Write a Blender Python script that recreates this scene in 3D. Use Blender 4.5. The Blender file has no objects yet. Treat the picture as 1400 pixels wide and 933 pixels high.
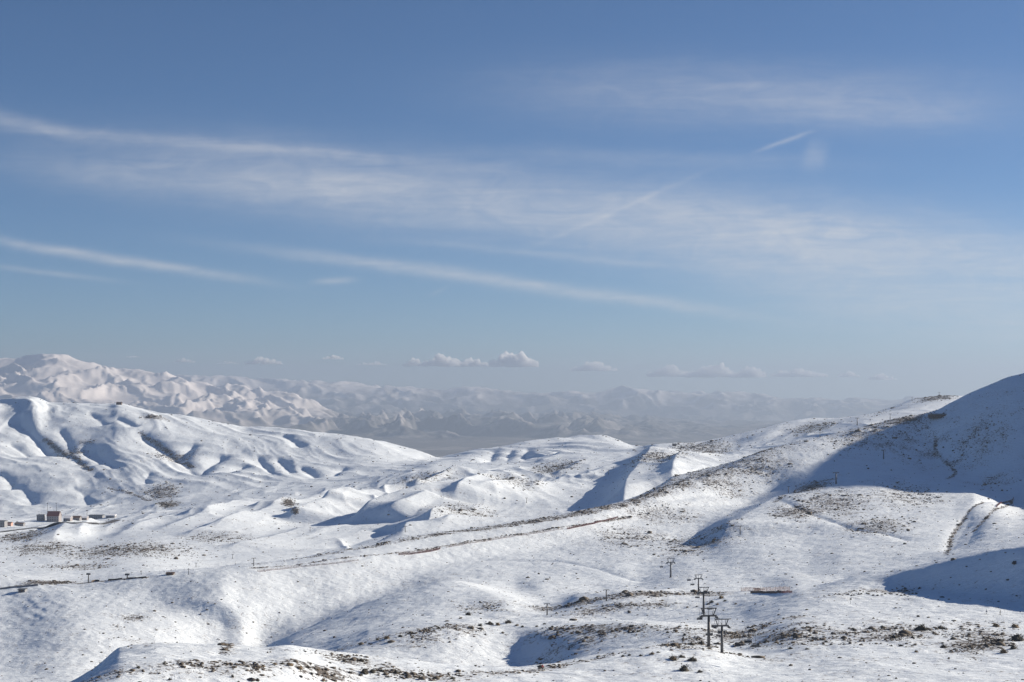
import bpy, math, random
import numpy as np
from mathutils import Vector, Matrix

# ------------------------------------------------------------------ scene, camera
scene = bpy.context.scene
COL = scene.collection
FPX, UC, VH = 2000.0, 700.0, 530.0        # focal length and horizon used to survey the photograph
cam_data = bpy.data.cameras.new("camera")
cam_data.sensor_width = 36.0
cam_data.lens = 36.0 * FPX / 1400.0
cam_data.shift_y = (VH - 466.5) / 1400.0
cam_data.clip_start = 0.5
cam_data.clip_end = 250000.0
cam = bpy.data.objects.new("camera", cam_data)
COL.objects.link(cam)
cam.location = (0, 0, 0)
cam.rotation_euler = (math.radians(90), 0, 0)
scene.camera = cam

# ------------------------------------------------------------------ numpy helpers
def _hash(ix, iy, seed):
    h = (ix.astype(np.int64) * 374761393 + iy.astype(np.int64) * 668265263 + seed * 974634217) & 0xFFFFFFFF
    h = ((h ^ (h >> 13)) * 1274126177) & 0xFFFFFFFF
    h = (h ^ (h >> 16)) & 0xFFFFFFFF
    return h

def perlin(x, y, seed=0):
    x0 = np.floor(x); y0 = np.floor(y)
    fx = x - x0; fy = y - y0
    ix = x0.astype(np.int64); iy = y0.astype(np.int64)
    ux = fx * fx * fx * (fx * (fx * 6 - 15) + 10)
    uy = fy * fy * fy * (fy * (fy * 6 - 15) + 10)
    def g(dx, dy):
        a = _hash(ix + dx, iy + dy, seed).astype(np.float64) * (2 * math.pi / 4294967296.0)
        return np.cos(a) * (fx - dx) + np.sin(a) * (fy - dy)
    a = g(0, 0); b = g(1, 0); c = g(0, 1); d = g(1, 1)
    return 1.5 * ((a + (b - a) * ux) + ((c + (d - c) * ux) - (a + (b - a) * ux)) * uy)

def fbm(x, y, octs, seed=0, gain=0.5, lac=2.03):
    s = np.zeros_like(x); a = 1.0
    for o in range(octs):
        s += a * perlin(x + 17.3 * o, y - 9.1 * o, seed + o)
        x = x * lac; y = y * lac; a *= gain
    return s

def ridged(x, y, octs, seed=0, gain=0.5, lac=2.07):
    s = np.zeros_like(x); a = 1.0; w = 1.0
    for o in range(octs):
        n = 1.0 - np.abs(perlin(x + 31.7 * o, y + 11.9 * o, seed + o)) * 1.25
        n = np.clip(n, 0, 1) ** 2 * w
        s += a * n
        w = np.clip(n * 1.6, 0, 1)
        x = x * lac; y = y * lac; a *= gain
    return s

def smooth(a, b, x):
    t = np.clip((x - a) / (b - a), 0, 1)
    return t * t * (3 - 2 * t)

def pchip_slopes(x, y):
    """Monotone slopes along axis 0 (x, y: K x N)."""
    h = np.diff(x, axis=0); d = np.diff(y, axis=0) / h
    m = np.zeros_like(y)
    w1 = 2 * h[1:] + h[:-1]; w2 = h[1:] + 2 * h[:-1]
    ok = d[1:] * d[:-1] > 0
    with np.errstate(divide='ignore', invalid='ignore'):
        hm = (w1 + w2) / (w1 / d[:-1] + w2 / d[1:])
    m[1:-1] = np.where(ok, hm, 0.0)
    m[0] = d[0]; m[-1] = d[-1]
    return m

def hermite(xk, yk, mk, x):
    """One column: knots xk, values yk, slopes mk, evaluated at x."""
    i = np.clip(np.searchsorted(xk, x) - 1, 0, len(xk) - 2)
    h = xk[i + 1] - xk[i]; t = np.clip((x - xk[i]) / h, -0.2, 1.2)
    t2 = t * t; t3 = t2 * t
    return ((2 * t3 - 3 * t2 + 1) * yk[i] + (t3 - 2 * t2 + t) * h * mk[i]
            + (-2 * t3 + 3 * t2) * yk[i + 1] + (t3 - t2) * h * mk[i + 1])

def pchip1(xk, yk, x):
    xk = np.asarray(xk, float); yk = np.asarray(yk, float)
    m = pchip_slopes(xk[:, None], yk[:, None])[:, 0]
    return hermite(xk, yk, m, np.clip(x, xk[0], xk[-1]))

# ------------------------------------------------------------------ the surveyed relief
# every line of the land: azimuth (as a photograph column), distance in metres, apparent height (photograph row)
LAYERS = [
 # convex slope below the viewpoint, then the near crest
 [(-700,280,1010),(0,290,985),(110,290,946),(170,293,937),(290,300,939),(400,312,939),(520,330,940),(680,335,940),(830,330,941),(1000,330,937),(1400,330,936),(2100,330,936)],
 [(-700,300,1000),(0,302,975),(110,303,937),(170,307,917),(230,312,909),(290,316,911),(350,320,911),(400,327,905),(440,333,911),(520,345,918),(600,350,923),(680,360,921),(740,375,916),(800,395,904),(850,410,893),(900,420,885),(950,430,884),(1000,430,894),(1050,415,901),(1200,400,898),(1400,400,896),(2100,400,880)],
 [(-700,600,965),(0,600,965),(110,600,960),(230,600,955),(330,600,955),(400,560,925),(440,545,912),(500,545,905),(560,546,908),(600,541,913),(700,556,912),(800,528,890),(850,516,884),(900,500,883),(950,485,880),(1000,480,885),(1100,490,858),(1200,500,852),(1400,500,853),(2100,480,850)],
 [(-700,760,950),(0,740,938),(100,730,935),(200,760,940),(300,800,935),(330,790,928),(360,700,911),(400,640,897),(440,600,893),(470,590,886),(500,585,880),(560,590,866),(600,595,860),(650,605,856),(700,610,856),(750,590,861),(800,575,860),(850,560,858),(900,550,857),(950,540,861),(1000,535,866),(1100,555,842),(1200,560,836),(1400,540,842),(2100,510,830)],
 [(-700,850,930),(0,812,912),(100,785,915),(200,815,918),(300,850,915),(330,840,914),(360,800,893),(400,750,876),(470,740,860),(560,740,842),(620,740,838),(700,700,848),(745,700,846),(800,700,843),(865,690,842),(950,660,845),(1000,640,842),(1050,620,832),(1100,610,822),(1200,635,806),(1260,630,806),(1300,615,812),(1350,595,820),(1400,580,828),(1600,560,800),(2100,530,760)],
 [(-700,900,910),(0,858,890),(100,830,895),(200,850,895),(300,890,897),(330,885,905),(360,850,886),(400,830,867),(470,850,837),(560,880,806),(620,880,797),(700,770,825),(745,760,832),(800,745,822),(865,745,812),(950,760,812),(1000,745,812),(1050,715,812),(1100,665,808),(1150,665,797),(1200,660,787),(1260,650,774),(1300,645,764),(1350,635,755),(1400,620,748),(1600,600,700),(2100,570,600)],
 [(-700,930,890),(0,890,872),(100,865,873),(200,885,872),(300,910,880),(330,900,890),(360,890,900),(400,885,888),(470,920,850),(560,975,815),(620,985,795),(700,990,797),(745,900,806),(800,905,806),(865,840,812),(950,880,795),(1000,870,793),(1050,825,797),(1100,770,797),(1150,780,793),(1200,760,785),(1260,760,777),(1300,760,770),(1350,740,762),(1400,720,757),(1600,700,715),(2100,680,620)],
 [(-700,980,862),(0,940,850),(100,920,845),(200,930,845),(300,940,855),(330,935,860),(360,935,870),(400,942,860),(470,978,832),(560,1035,801),(620,1062,785),(700,1080,778),(800,1055,778),(865,1040,778),(950,1050,765),(1000,1020,763),(1050,950,770),(1100,920,772),(1150,900,768),(1200,890,766),(1260,880,760),(1300,880,752),(1350,870,742),(1400,850,736),(1600,800,690),(2100,800,580)],
 [(-700,1040,830),(0,1010,820),(100,985,818),(200,985,817),(300,960,822),(330,965,825),(400,995,818),(470,1032,800),(560,1090,780),(620,1125,770),(700,1170,758),(800,1215,745),(865,1215,742),(950,1230,738),(1000,1180,732),(1050,1180,728),(1100,1180,725),(1200,1180,715),(1260,1180,712),(1300,1180,710),(1350,1150,705),(1400,1100,712),(1600,1000,660),(2100,1000,540)],
 [(-700,1100,800),(0,1075,793),(100,1055,797),(200,1050,788),(300,1050,779),(330,1058,776),(400,1085,769),(470,1112,760),(560,1155,750),(620,1190,740),(700,1235,730),(800,1295,716),(865,1345,710),(950,1405,695),(1000,1435,690),(1050,1465,680),(1100,1495,662),(1150,1520,653),(1200,1540,648),(1260,1600,646),(1300,1570,652),(1350,1500,672),(1400,1440,690),(1600,1450,590),(2100,1500,420)],
 [(-700,1140,793),(0,1115,788),(100,1092,793),(200,1082,784),(300,1075,776),(330,1084,772),(400,1112,765),(470,1142,753),(500,1158,748),(560,1195,736),(620,1235,727),(700,1285,716),(800,1360,697),(830,1385,690),(865,1425,681),(900,1470,667),(950,1540,650),(1000,1605,633),(1050,1660,615),(1100,1705,602),(1150,1735,591),(1200,1755,579),(1230,1760,572),(1260,1765,567),(1280,1760,561),(1300,1760,550),(1325,1765,538),(1350,1770,528),(1375,1780,518),(1400,1790,510),(1600,1850,405),(2100,1950,185)],
 [(-700,1220,788),(0,1180,787),(100,1180,787),(200,1190,780),(300,1250,783),(400,1340,783),(500,1440,788),(600,1570,780),(700,1690,768),(800,1720,760),(900,1780,735),(1000,1950,700),(1100,2050,665),(1200,2150,630),(1300,2250,610),(1400,2350,600),(2100,2700,480)],
 [(-700,1600,760),(0,1600,757),(100,1550,758),(200,1580,750),(300,1550,757),(400,1560,755),(500,1600,750),(600,1760,738),(700,1810,740),(800,1850,730),(900,1950,700),(1000,2050,670),(1100,2250,640),(1200,2350,610),(1300,2450,600),(1400,2550,595),(2100,2900,500)],
 [(-700,1900,742),(0,1900,740),(100,1900,738),(200,1900,728),(300,1900,722),(400,1900,725),(500,1950,712),(600,1950,700),(700,1950,702),(800,1950,698),(900,2050,668),(1000,2250,650),(1100,2450,620),(1200,2550,590),(1300,2650,580),(1400,2750,575),(2100,3050,520)],
 [(-700,2300,724),(0,2300,722),(100,2300,722),(200,2250,712),(300,2250,700),(400,2200,700),(500,2300,683),(600,2300,672),(700,2300,672),(800,2350,663),(900,2400,645),(1000,2500,630),(1100,2650,600),(1200,2750,577),(1300,2850,565),(1400,2950,560),(2100,3200,525)],
 [(-700,2650,712),(0,2650,710),(100,2650,707),(200,2650,700),(300,2650,685),(400,2650,675),(500,2750,658),(600,2750,642),(700,2750,645),(800,2800,633),(900,2750,625),(1000,2800,615),(1100,2950,588),(1200,3000,567),(1300,3100,553),(1400,3200,550),(2100,3400,525)],
 [(-700,2800,705),(0,2800,703),(100,2800,698),(200,2800,688),(300,2850,672),(400,2900,662),(500,3000,650),(560,3050,640),(600,3100,632),(650,3100,630),(700,3100,628),(750,3150,625),(800,3200,620),(860,3150,616),(900,2900,615),(1000,2950,607),(1050,3000,590),(1100,3100,579),(1200,3150,565),(1300,3250,546),(1400,3350,545),(2100,3500,525)],
 [(-700,3300,620),(0,3300,625),(100,3300,625),(200,3250,625),(300,3250,625),(400,3250,625),(500,3250,622),(560,3300,625),(600,3350,629),(650,3350,622),(700,3400,616),(750,3450,610),(800,3450,606),(850,3450,608),(870,3350,612),(900,3000,609.5),(950,3050,607.5),(1000,3060,597),(1050,3100,585.5),(1100,3200,575),(1150,3220,571.5),(1200,3260,563),(1240,3300,551),(1300,3350,543),(1400,3450,541),(2100,3600,525)],
 [(-700,3900,545),(0,3900,548),(25,3900,544),(40,3900,541.5),(56,3900,545),(68,3890,549.5),(100,3870,551),(150,3830,553.5),(160,3820,552),(190,3800,557),(220,3770,563),(260,3730,571),(300,3700,578),(350,3650,585.5),(395,3620,585),(430,3580,589),(480,3520,596),(530,3460,607),(570,3430,617),(600,3450,625),(625,3480,621),(650,3500,616),(690,3550,610.5),(720,3600,604),(760,3650,600),(800,3700,597),(820,3700,596.5),(845,3650,602),(866,3550,609.5),(900,3080,608),(930,3090,606.5),(955,3120,605),(982,3150,600),(1025,3220,590),(1050,3250,584),(1082,3280,576),(1112,3300,572),(1150,3320,571),(1190,3340,565),(1225,3370,554),(1257,3420,545),(1295,3450,542),(1320,3470,542),(1400,3520,538),(2100,3800,522)],
]
K = len(LAYERS)
HID = K + 4

def relief_columns(u):
    """Distances and heights of all lines at the azimuths u."""
    Ys = [np.full_like(u, 4.0), np.full_like(u, 60.0)]
    Zs = [np.full_like(u, -2.2), np.full_like(u, -15.5)]
    for L in LAYERS:
        a = np.array(L, float)
        Y = pchip1(a[:, 0], a[:, 1], u); v = pchip1(a[:, 0], a[:, 2], u)
        Ys.append(Y); Zs.append(-Y * (v - VH) / FPX)
    Ys.append(Ys[-1] + 900); Zs.append(np.minimum(Zs[-1] - 200, -330))
    Ys.append(np.full_like(u, 7000.0)); Zs.append(np.full_like(u, -765.0))
    Ys = np.array(Ys); Zs = np.array(Zs)
    for k in range(1, len(Ys)):
        Ys[k] = np.maximum(Ys[k], Ys[k - 1] + 2.0)
    return Ys, Zs

u_core = np.arange(-60, 1461, 1.3)
u_left = -60 - np.cumsum(np.linspace(2, 24, 48))
u_right = u_core[-1] + np.cumsum(np.linspace(2, 24, 48))
UU = np.concatenate([u_left[::-1], u_core, u_right])
rows = np.concatenate([np.linspace(4, 280, 70, endpoint=False),
                       np.exp(np.linspace(math.log(280), math.log(1420), 640, endpoint=False)),
                       np.exp(np.linspace(math.log(1420), math.log(4100), 520, endpoint=False)),
                       np.linspace(4100, 7000, 40)])
NU, NR = len(UU), len(rows)
Yk, Zk = relief_columns(UU)
Mk = pchip_slopes(Yk, Zk)
ZB = np.empty((NR, NU))
for j in range(NU):
    ZB[:, j] = hermite(Yk[:, j], Zk[:, j], Mk[:, j], rows)
# soften the kinks between surveyed lines a little, along azimuth only
for _ in range(6):
    ZB[:, 1:-1] = 0.25 * ZB[:, :-2] + 0.5 * ZB[:, 1:-1] + 0.25 * ZB[:, 2:]
YG = np.repeat(rows[:, None], NU, 1)
TX = (UU - UC) / FPX
XG = YG * TX[None, :]
Z = ZB.copy()

def hit(u, v, Zs=None):
    """World point of the land seen at photograph column u, row v."""
    Zs = Z if Zs is None else Zs
    j = int(np.clip(np.searchsorted(UU, u) - 1, 0, NU - 2)); t = (u - UU[j]) / (UU[j + 1] - UU[j])
    zc = Zs[:, j] * (1 - t) + Zs[:, j + 1] * t
    P = VH - FPX * zc / rows
    P[:60] = 2000
    i = int(np.argmax(P <= v))
    if P[i] > v: i = NR - 1
    f = 0.0 if i == 0 else (P[i - 1] - v) / max(P[i - 1] - P[i], 1e-6)
    f = min(max(f, 0), 1)
    y = rows[i - 1] + f * (rows[i] - rows[i - 1]); z = zc[i - 1] + f * (zc[i] - zc[i - 1])
    return np.array((y * (u - UC) / FPX, y, z))

def height(x, y):
    """Height of the finished land at a world position."""
    u = UC + FPX * x / y
    j = int(np.clip(np.searchsorted(UU, u) - 1, 0, NU - 2)); t = (u - UU[j]) / (UU[j + 1] - UU[j])
    i = int(np.clip(np.searchsorted(rows, y) - 1, 0, NR - 2)); s = (y - rows[i]) / (rows[i + 1] - rows[i])
    a = Z[i, j] * (1 - t) + Z[i, j + 1] * t; b = Z[i + 1, j] * (1 - t) + Z[i + 1, j + 1] * t
    return a * (1 - s) + b * s

def line_field(pts, pad):
    """For world polyline pts (n x 2): index box and, there, distance, side (+ right of travel) and fraction along."""
    x0, x1 = pts[:, 0].min() - pad, pts[:, 0].max() + pad
    y0, y1 = pts[:, 1].min() - pad, pts[:, 1].max() + pad
    i0, i1 = np.searchsorted(rows, y0), np.searchsorted(rows, y1)
    yy = max(y0, 5.0)
    us = [UC + FPX * x / y for x in (x0, x1) for y in (yy, max(y1, 6.0))]
    j0, j1 = np.searchsorted(UU, min(us)), np.searchsorted(UU, max(us))
    sl = (slice(i0, max(i1, i0 + 1)), slice(j0, max(j1, j0 + 1)))
    x, y = XG[sl], YG[sl]
    best = np.full(x.shape, 1e9); side = np.zeros(x.shape); along = np.zeros(x.shape)
    seg = np.diff(pts, axis=0); ln = np.hypot(seg[:, 0], seg[:, 1]); tot = ln.sum(); acc = 0.0
    for k in range(len(seg)):
        dx, dy = seg[k] / max(ln[k], 1e-6)
        px, py = x - pts[k, 0], y - pts[k, 1]
        t = np.clip(px * dx + py * dy, 0, ln[k])
        ex, ey = px - t * dx, py - t * dy
        d = np.hypot(ex, ey); m = d < best
        best = np.where(m, d, best)
        side = np.where(m, px * dy - py * dx, side)
        along = np.where(m, (acc + t) / tot, along)
        acc += ln[k]
    return sl, best, side, along

def resample(p, step):
    p = np.asarray(p, float)
    s = np.concatenate([[0], np.cumsum(np.hypot(*(np.diff(p, axis=0)[:, :2].T)))])
    n = max(2, int(s[-1] / step) + 1)
    q = np.linspace(0, s[-1], n)
    return np.stack([pchip1(s, p[:, c], q) if len(p) > 2 else np.interp(q, s, p[:, c]) for c in range(p.shape[1])], 1)

def world_line(uv):
    return np.array([hit(u, v, ZB)[:2] for u, v in uv])

def carve(uv, amp, wl, wr, ends=0.15, power=1.3):
    """Ridge (amp > 0) or gully (amp < 0) along a surveyed line, given from its near / low end; wl, wr: reach to its left and right in metres."""
    w = world_line(uv)
    sl, d, side, al = line_field(resample(w, 12.0), 3.2 * max(wl, wr))
    wd = np.where(side > 0, wr, wl)
    taper = smooth(0, ends, al) * smooth(0, ends, 1 - al)
    dz = amp * taper * np.exp(-(d / wd) ** power)
    lim = Yk[12][None, sl[1]]                                   # land behind the brown ridge leaves the ridge alone
    uvm = np.array(uv); mid_u = uvm[:, 0].mean()
    if w[:, 1].mean() > np.interp(mid_u, UU, Yk[12]) + 10:
        dz = dz * smooth(10, 110, YG[sl] - lim)
    Z[sl] += dz
# ------------------------------------------------------------------ spurs, gullies and wind relief
for uv, amp, wl, wr in [
    # ridges of the middle valley, steep on the left, and the hollows beside them
    ([(498,754),(545,740),(590,722),(655,702)], 20, 18, 90),
    ([(440,752),(490,735),(560,708),(610,692)], -8, 45, 30),
    ([(478,717),(520,704),(560,692),(600,683),(630,672)], 26, 20, 90),
    ([(460,716),(520,694),(580,668),(632,650)], -10, 50, 36),
    ([(392,717),(430,706),(474,690)], 21, 18, 70),
    ([(470,694),(520,676),(570,664)], 13, 14, 50),
    ([(562,670),(600,656),(628,648)], 17, 18, 60),
    ([(616,694),(660,678),(704,666)], 17, 18, 70),
    ([(520,722),(560,712),(600,706)], 9, 14, 50),
    ([(560,742),(600,732),(645,719)], 7, 12, 50),
    ([(436,702),(480,690),(525,679)], 9, 14, 60),
    ([(650,690),(690,682),(722,671)], 8, 14, 50),
    ([(345,702),(390,689),(425,679)], 9, 14, 60),
    ([(250,734),(300,722),(345,711)], 7, 14, 60),
    ([(520,712),(560,700),(590,692)], 9, 14, 50),
    ([(150,738),(200,722),(262,700)], 6, 18, 60),
    ([(210,730),(262,714),(330,690)], 6, 16, 60),
    ([(290,728),(350,708),(400,690)], 7, 16, 60),
    ([(310,752),(370,737),(430,720)], 5, 14, 60),
    ([(250,712),(300,696),(345,684)], 6, 16, 60),
    # spurs with a shaded left flank
    ([(848,686),(858,672),(868,657),(886,634),(905,618)], 20, 24, 75),
    ([(917,664),(922,652),(928,639),(950,626)], 15, 20, 75),
    ([(722,684),(750,668),(784,650)], 6, 14, 45),
    ([(758,654),(782,644),(800,632)], 7, 20, 60),
    ([(788,659),(832,644)], 7, 18, 55),
    ([(735,634),(785,622)], 7, 22, 60),
    ([(872,634),(930,618)], 6, 20, 55),
    ([(640,668),(672,652),(720,640)], 8, 30, 90),
    ([(70,746),(90,730),(100,720)], 12, 48, 26),
    ([(106,742),(118,727),(128,716)], 10, 26, 24),
    ([(140,736),(165,718),(180,708)], 6, 26, 30),
    ([(175,730),(205,710),(225,700)], 6, 26, 34),
    # gullies of the high white hill
    ([(78,622),(60,604),(46,589),(33,578),(24,562)], -16.1, 38, 18),
    ([(124,643),(98,623),(80,612),(60,602)], -8.7, 28, 14),
    ([(102,617),(92,600),(80,582)], -8.1, 25, 13),
    ([(140,634),(126,618),(113,604)], -7.4, 20, 12),
    ([(164,642),(148,630),(128,608)], -7.4, 20, 12),
    ([(292,653),(264,640),(241,622),(219,610),(200,597),(184,584)], -13.6, 41, 17),
    ([(244,628),(256,616),(266,606)], -9.9, 25, 14),
    ([(274,646),(287,632),(312,620)], -11.2, 30, 17),
    ([(300,650),(318,640),(340,632)], -7.4, 25, 14),
    ([(148,580),(134,572),(120,563)], -6.2, 20, 12),
    ([(190,584),(172,575),(158,567)], -6.2, 20, 12),
    ([(378,648),(362,633),(350,620)], -9.3, 25, 13),
    ([(404,648),(391,635),(378,624)], -8.7, 22, 13),
    ([(440,654),(424,645),(408,636)], -7.4, 22, 12),
    ([(452,652),(462,644),(474,638)], -6.2, 22, 11),
    ([(416,612),(400,601),(386,591)], -6.8, 22, 12),
    ([(46,622),(30,612),(12,600)], -8.1, 28, 14),
    ([(20,668),(8,650),(-10,640)], -8.7, 28, 14),
    ([(48,690),(36,672),(20,660)], -6.8, 22, 13),
    ([(124,690),(112,674),(96,664)], -6.2, 25, 14),
    ([(206,662),(200,652),(206,644)], -5.0, 16, 11),
    # ribs of the dome's left end
    ([(668,632),(672,622),(676,614)], -8, 26, 14),
    ([(690,632),(694,622),(700,612)], -8, 26, 14),
    ([(716,630),(718,620),(722,610)], -8, 26, 14),
    # right mountain
    ([(985,740),(1030,706),(1060,689),(1095,674)], 9, 32, 90),
    ([(925,742),(990,702),(1050,664),(1110,646)], -6, 80, 45),
    ([(1190,640),(1196,615),(1200,590)], -6, 26, 20),
    ([(1318,640),(1280,622),(1276,600),(1284,580)], -5, 22, 14),
    ([(1330,700),(1312,730),(1296,756)], -2.5, 16, 14),
    # edges of the snow roads and tracks
    ([(1290,762),(1303,728),(1322,702),(1345,686),(1400,672)], -1.1, 4, 4),
    ([(1318,754),(1330,726),(1352,704),(1382,684)], -0.6, 4, 4),
    ([(1056,690),(1082,672),(1120,660),(1160,655),(1260,645)], -2.2, 5, 6),
    ([(1056,690),(1090,702),(1150,722),(1200,728),(1270,742)], -1.2, 4, 6),
    ([(900,682),(985,670),(1040,665),(1075,655)], -2.0, 5, 6),
    ([(870,694),(960,684),(1050,672)], -1.8, 5, 6),
    ([(940,655),(985,638),(1040,640),(1078,644)], -1.8, 5, 6),
    ([(1282,640),(1276,610),(1284,585)], -1.5, 5, 5),
    ([(1236,600),(1268,612),(1300,622),(1345,640)], -1.8, 5, 5),
    ([(1330,560),(1310,585),(1318,612),(1350,630)], -1.6, 5, 5),
    ([(1180,585),(1230,592),(1290,588),(1360,570)], -1.4, 5, 5),
    ([(640,765),(760,768),(900,796)], -0.8, 4, 5),
    ([(549,661),(527,672),(534,685)], 3.0, 6, 6),
    ([(510,687),(521,696)], 3.0, 6, 6),
    ([(458,731),(470,741),(478,751)], 3.0, 6, 6),
    ([(655,667),(672,672),(724,679)], 2.0, 6, 6),
]:
    carve(uv, amp, wl, wr)

wx, wy = XG, YG
far1 = smooth(1250, 2400, YG); hill = smooth(2700, 3100, YG) * (1 - smooth(4300, 5200, YG)) * (1 - smooth(760, 900, UU)[None, :])
near = smooth(40, 260, YG)
Z += near * (1 - far1) * (0.7 * fbm(wx / 70, wy / 70, 2, 5) + 0.34 * fbm(wx / 17, wy / 17, 2, 9) + 0.22 * fbm(wx / 6, wy / 4, 2, 12))
wpx, wpy = wx + 60 * perlin(wx / 260, wy / 260, 71), wy + 60 * perlin(wx / 260, wy / 260, 72)
Z += far1 * (2.4 * fbm(wpx / 230, wpy / 230, 3, 15) + 0.9 * fbm(wx / 40, wy / 40, 3, 19))
# runnels down the fall line of the white hill
ca, sa = math.cos(math.radians(-52)), math.sin(math.radians(-52))
al_, ac_ = wpx * ca + wpy * sa, -wpx * sa + wpy * ca
rn = fbm(wx / 500, wy / 500, 2, 37)
Z += hill * (7.0 * (ridged(ac_ / 190 + 2, al_ / 900, 4, 33, 0.55) - 0.9) * smooth(-0.25, 0.5, rn) + 2.0 * (ridged(ac_ / 60, al_ / 260, 2, 39) - 0.8))
mid = far1 * (1 - smooth(2700, 3100, YG))
Z += mid * 2.2 * (ridged(wpx / 90, wpy / 420, 3, 43, 0.5) - 0.8)
# terracettes along the contours of the nearest left slope
tm = np.exp(-(((UU[None, :] - 40) / 130.0) ** 2)) * smooth(870, 960, YG) * (1 - smooth(1060, 1110, YG))
Z += tm * 0.11 * np.sin((Z + 0.5 * fbm(wx / 40, wy / 40, 2, 50)) * 3.6)
# ------------------------------------------------------------------ where scrub and stones show through
SUN_E, SKY_S, HAZE_D, EXPO = 4.65, 0.0465, 1.85 / 42000, 0.85
SCRUB = 0.06 + 0.05 * fbm(wx / 130, wy / 130, 3, 201)

def blob(u, v, ru, rv, val):
    c = hit(u, v)
    rx = ru * c[1] / FPX
    y0 = hit(u, v + rv)[1]; y1 = hit(u, v - rv)[1]
    ry0 = max(c[1] - y0, 8.0); ry1 = max(min(y1 - c[1], 3 * ry0), 8.0)
    dy = YG - c[1]
    uu = (XG / np.maximum(YG, 1) * FPX + UC - u) / ru
    q = uu ** 2 + np.where(dy < 0, dy / ry0, dy / ry1) ** 2
    g = val * np.exp(-q)
    np.copyto(SCRUB, np.where(val > 0, np.maximum(SCRUB, g), SCRUB + g))

def streak(uv, wdt, val):
    w = np.array([hit(u, v)[:2] for u, v in uv])
    sl, d, side, al = line_field(resample(w, 10.0), 3 * wdt)
    g = val * np.exp(-(d / wdt) ** 2)
    SCRUB[sl] = np.where(val > 0, np.maximum(SCRUB[sl], g), SCRUB[sl] + g)

kL11 = 2 + 9; kL12 = 2 + 10; kL3 = 3; kL5 = 5
fr = (YG - Yk[kL11][None, :]) / (Yk[kL12] - Yk[kL11])[None, :]
edge = smooth(0.45, 0.75, fr) * (1 - smooth(1.0, 1.5, fr)) * np.interp(UU, [300, 400, 620, 700, 850, 1050, 1150], [0, 0.32, 0.46, 0.55, 0.46, 0.36, 0.0])[None, :]
SCRUB = np.maximum(SCRUB, edge)
for k, lo, hi, us, vs in ((kL3, 9, 7, (100, 180, 420, 700, 1000, 1100), (.2, .34, .42, .38, .34, .2)), (kL5, 22, 14, (420, 520, 560, 700, 960, 1100), (.1, .28, .42, .46, .42, .3)), (7, 14, 12, (700, 740, 800, 960, 1040), (0, .5, .6, .55, 0)), (6, 12, 6, (1080, 1150, 1240, 1280), (0, .3, .4, 0.0))):
    d = YG - Yk[k][None, :]
    s = np.interp(UU, us, vs, left=0, right=0)[None, :] * np.exp(-np.where(d < 0, d / lo, d / hi) ** 2)
    SCRUB = np.maximum(SCRUB, s)
for a in [(960,655,80,22,.42),(900,700,70,20,.36),(1030,640,60,22,.42),(860,735,60,20,.38),(950,745,70,18,.4),(1200,600,120,30,.35),(1230,576,50,8,.6),(1340,600,60,40,.35),
          (1140,690,70,22,.40),(1240,680,60,22,.34),(1110,665,30,8,.6),(1090,700,40,14,.5),(1200,720,60,16,.38),
          (170,752,110,12,.40),(60,748,60,14,.38),(300,735,60,10,.36),(30,735,40,8,.45),(110,775,60,6,.35),
          (222,672,28,12,.55),(230,690,18,5,.7),(95,621,30,8,.45),(236,625,40,8,.42),(210,570,20,4,.6),(120,606,20,6,.4),
          (1200,868,150,16,.46),(1080,868,70,16,.46),(1010,872,50,12,.52),(1340,875,60,24,.52),(840,832,100,8,.5),(780,885,90,14,.38),(940,880,40,12,.55),
          (185,845,22,5,.55),(158,858,12,5,.5),(312,885,12,10,.6),(395,688,10,6,.8),(404,698,6,6,.8),(900,625,50,12,.42),(960,612,50,8,.42),(760,640,40,12,.4),(700,655,50,14,.36),(640,700,60,14,.36),
          (70,797,40,3,.7),(1110,585,40,8,.4),(1200,562,40,5,.4),(1280,545,30,4,.5),(1355,660,40,12,.3),(580,655,60,10,.3),(480,905,70,10,.45),(660,830,50,10,.36)]:
    blob(*a)
for uv, wd, val in [([(1040,810),(1120,800),(1200,785),(1262,768),(1292,760)], 10, -.5), ([(1296,756),(1308,730),(1330,702),(1360,690),(1400,688)], 14, -.6),
                    ([(700,858),(780,850),(860,848),(950,845)], 14, -.5), ([(1000,845),(1100,832),(1200,832),(1300,838),(1400,842)], 10, -.5), ([(640,760),(760,770),(880,780)], 60, -.12)]:
    streak(uv, wd, val)
for uv, wd, val in [([(345,777),(480,762),(600,748),(700,732),(800,717),(860,707)], 2.5, .58), ([(1294,759),(1305,728),(1323,702),(1345,687)], 2.0, .55), ([(1330,728),(1352,705),(1384,684)], 2.0, .5), ([(1060,687),(1100,665),(1140,655)], 4, .5), ([(1280,600),(1278,615),(1290,630),(1304,642),(1296,655)], 3, .55),
                    ([(1245,612),(1275,620),(1300,640)], 2.5, .5), ([(0,805),(60,798),(140,795),(200,790)], 3, .7), ([(60,601),(98,623),(124,643)], 8, .6), ([(192,592),(219,610),(264,640)], 7, .6),
                    ([(150,668),(180,676),(205,685)], 6, .5), ([(330,725),(400,715)], 6, .2)]:
    streak(uv, wd, val)
# ------------------------------------------------------------------ node helpers and materials
def new_mat(name):
    m = bpy.data.materials.new(name); m.use_nodes = True
    nt = m.node_tree; nt.nodes.clear()
    out = nt.nodes.new('ShaderNodeOutputMaterial')
    return m, nt, out

def N(nt, kind, **kw):
    n = nt.nodes.new(kind)
    for k, v in kw.items():
        if k in n.inputs: n.inputs[k].default_value = v
        else: setattr(n, k, v)
    return n

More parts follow.
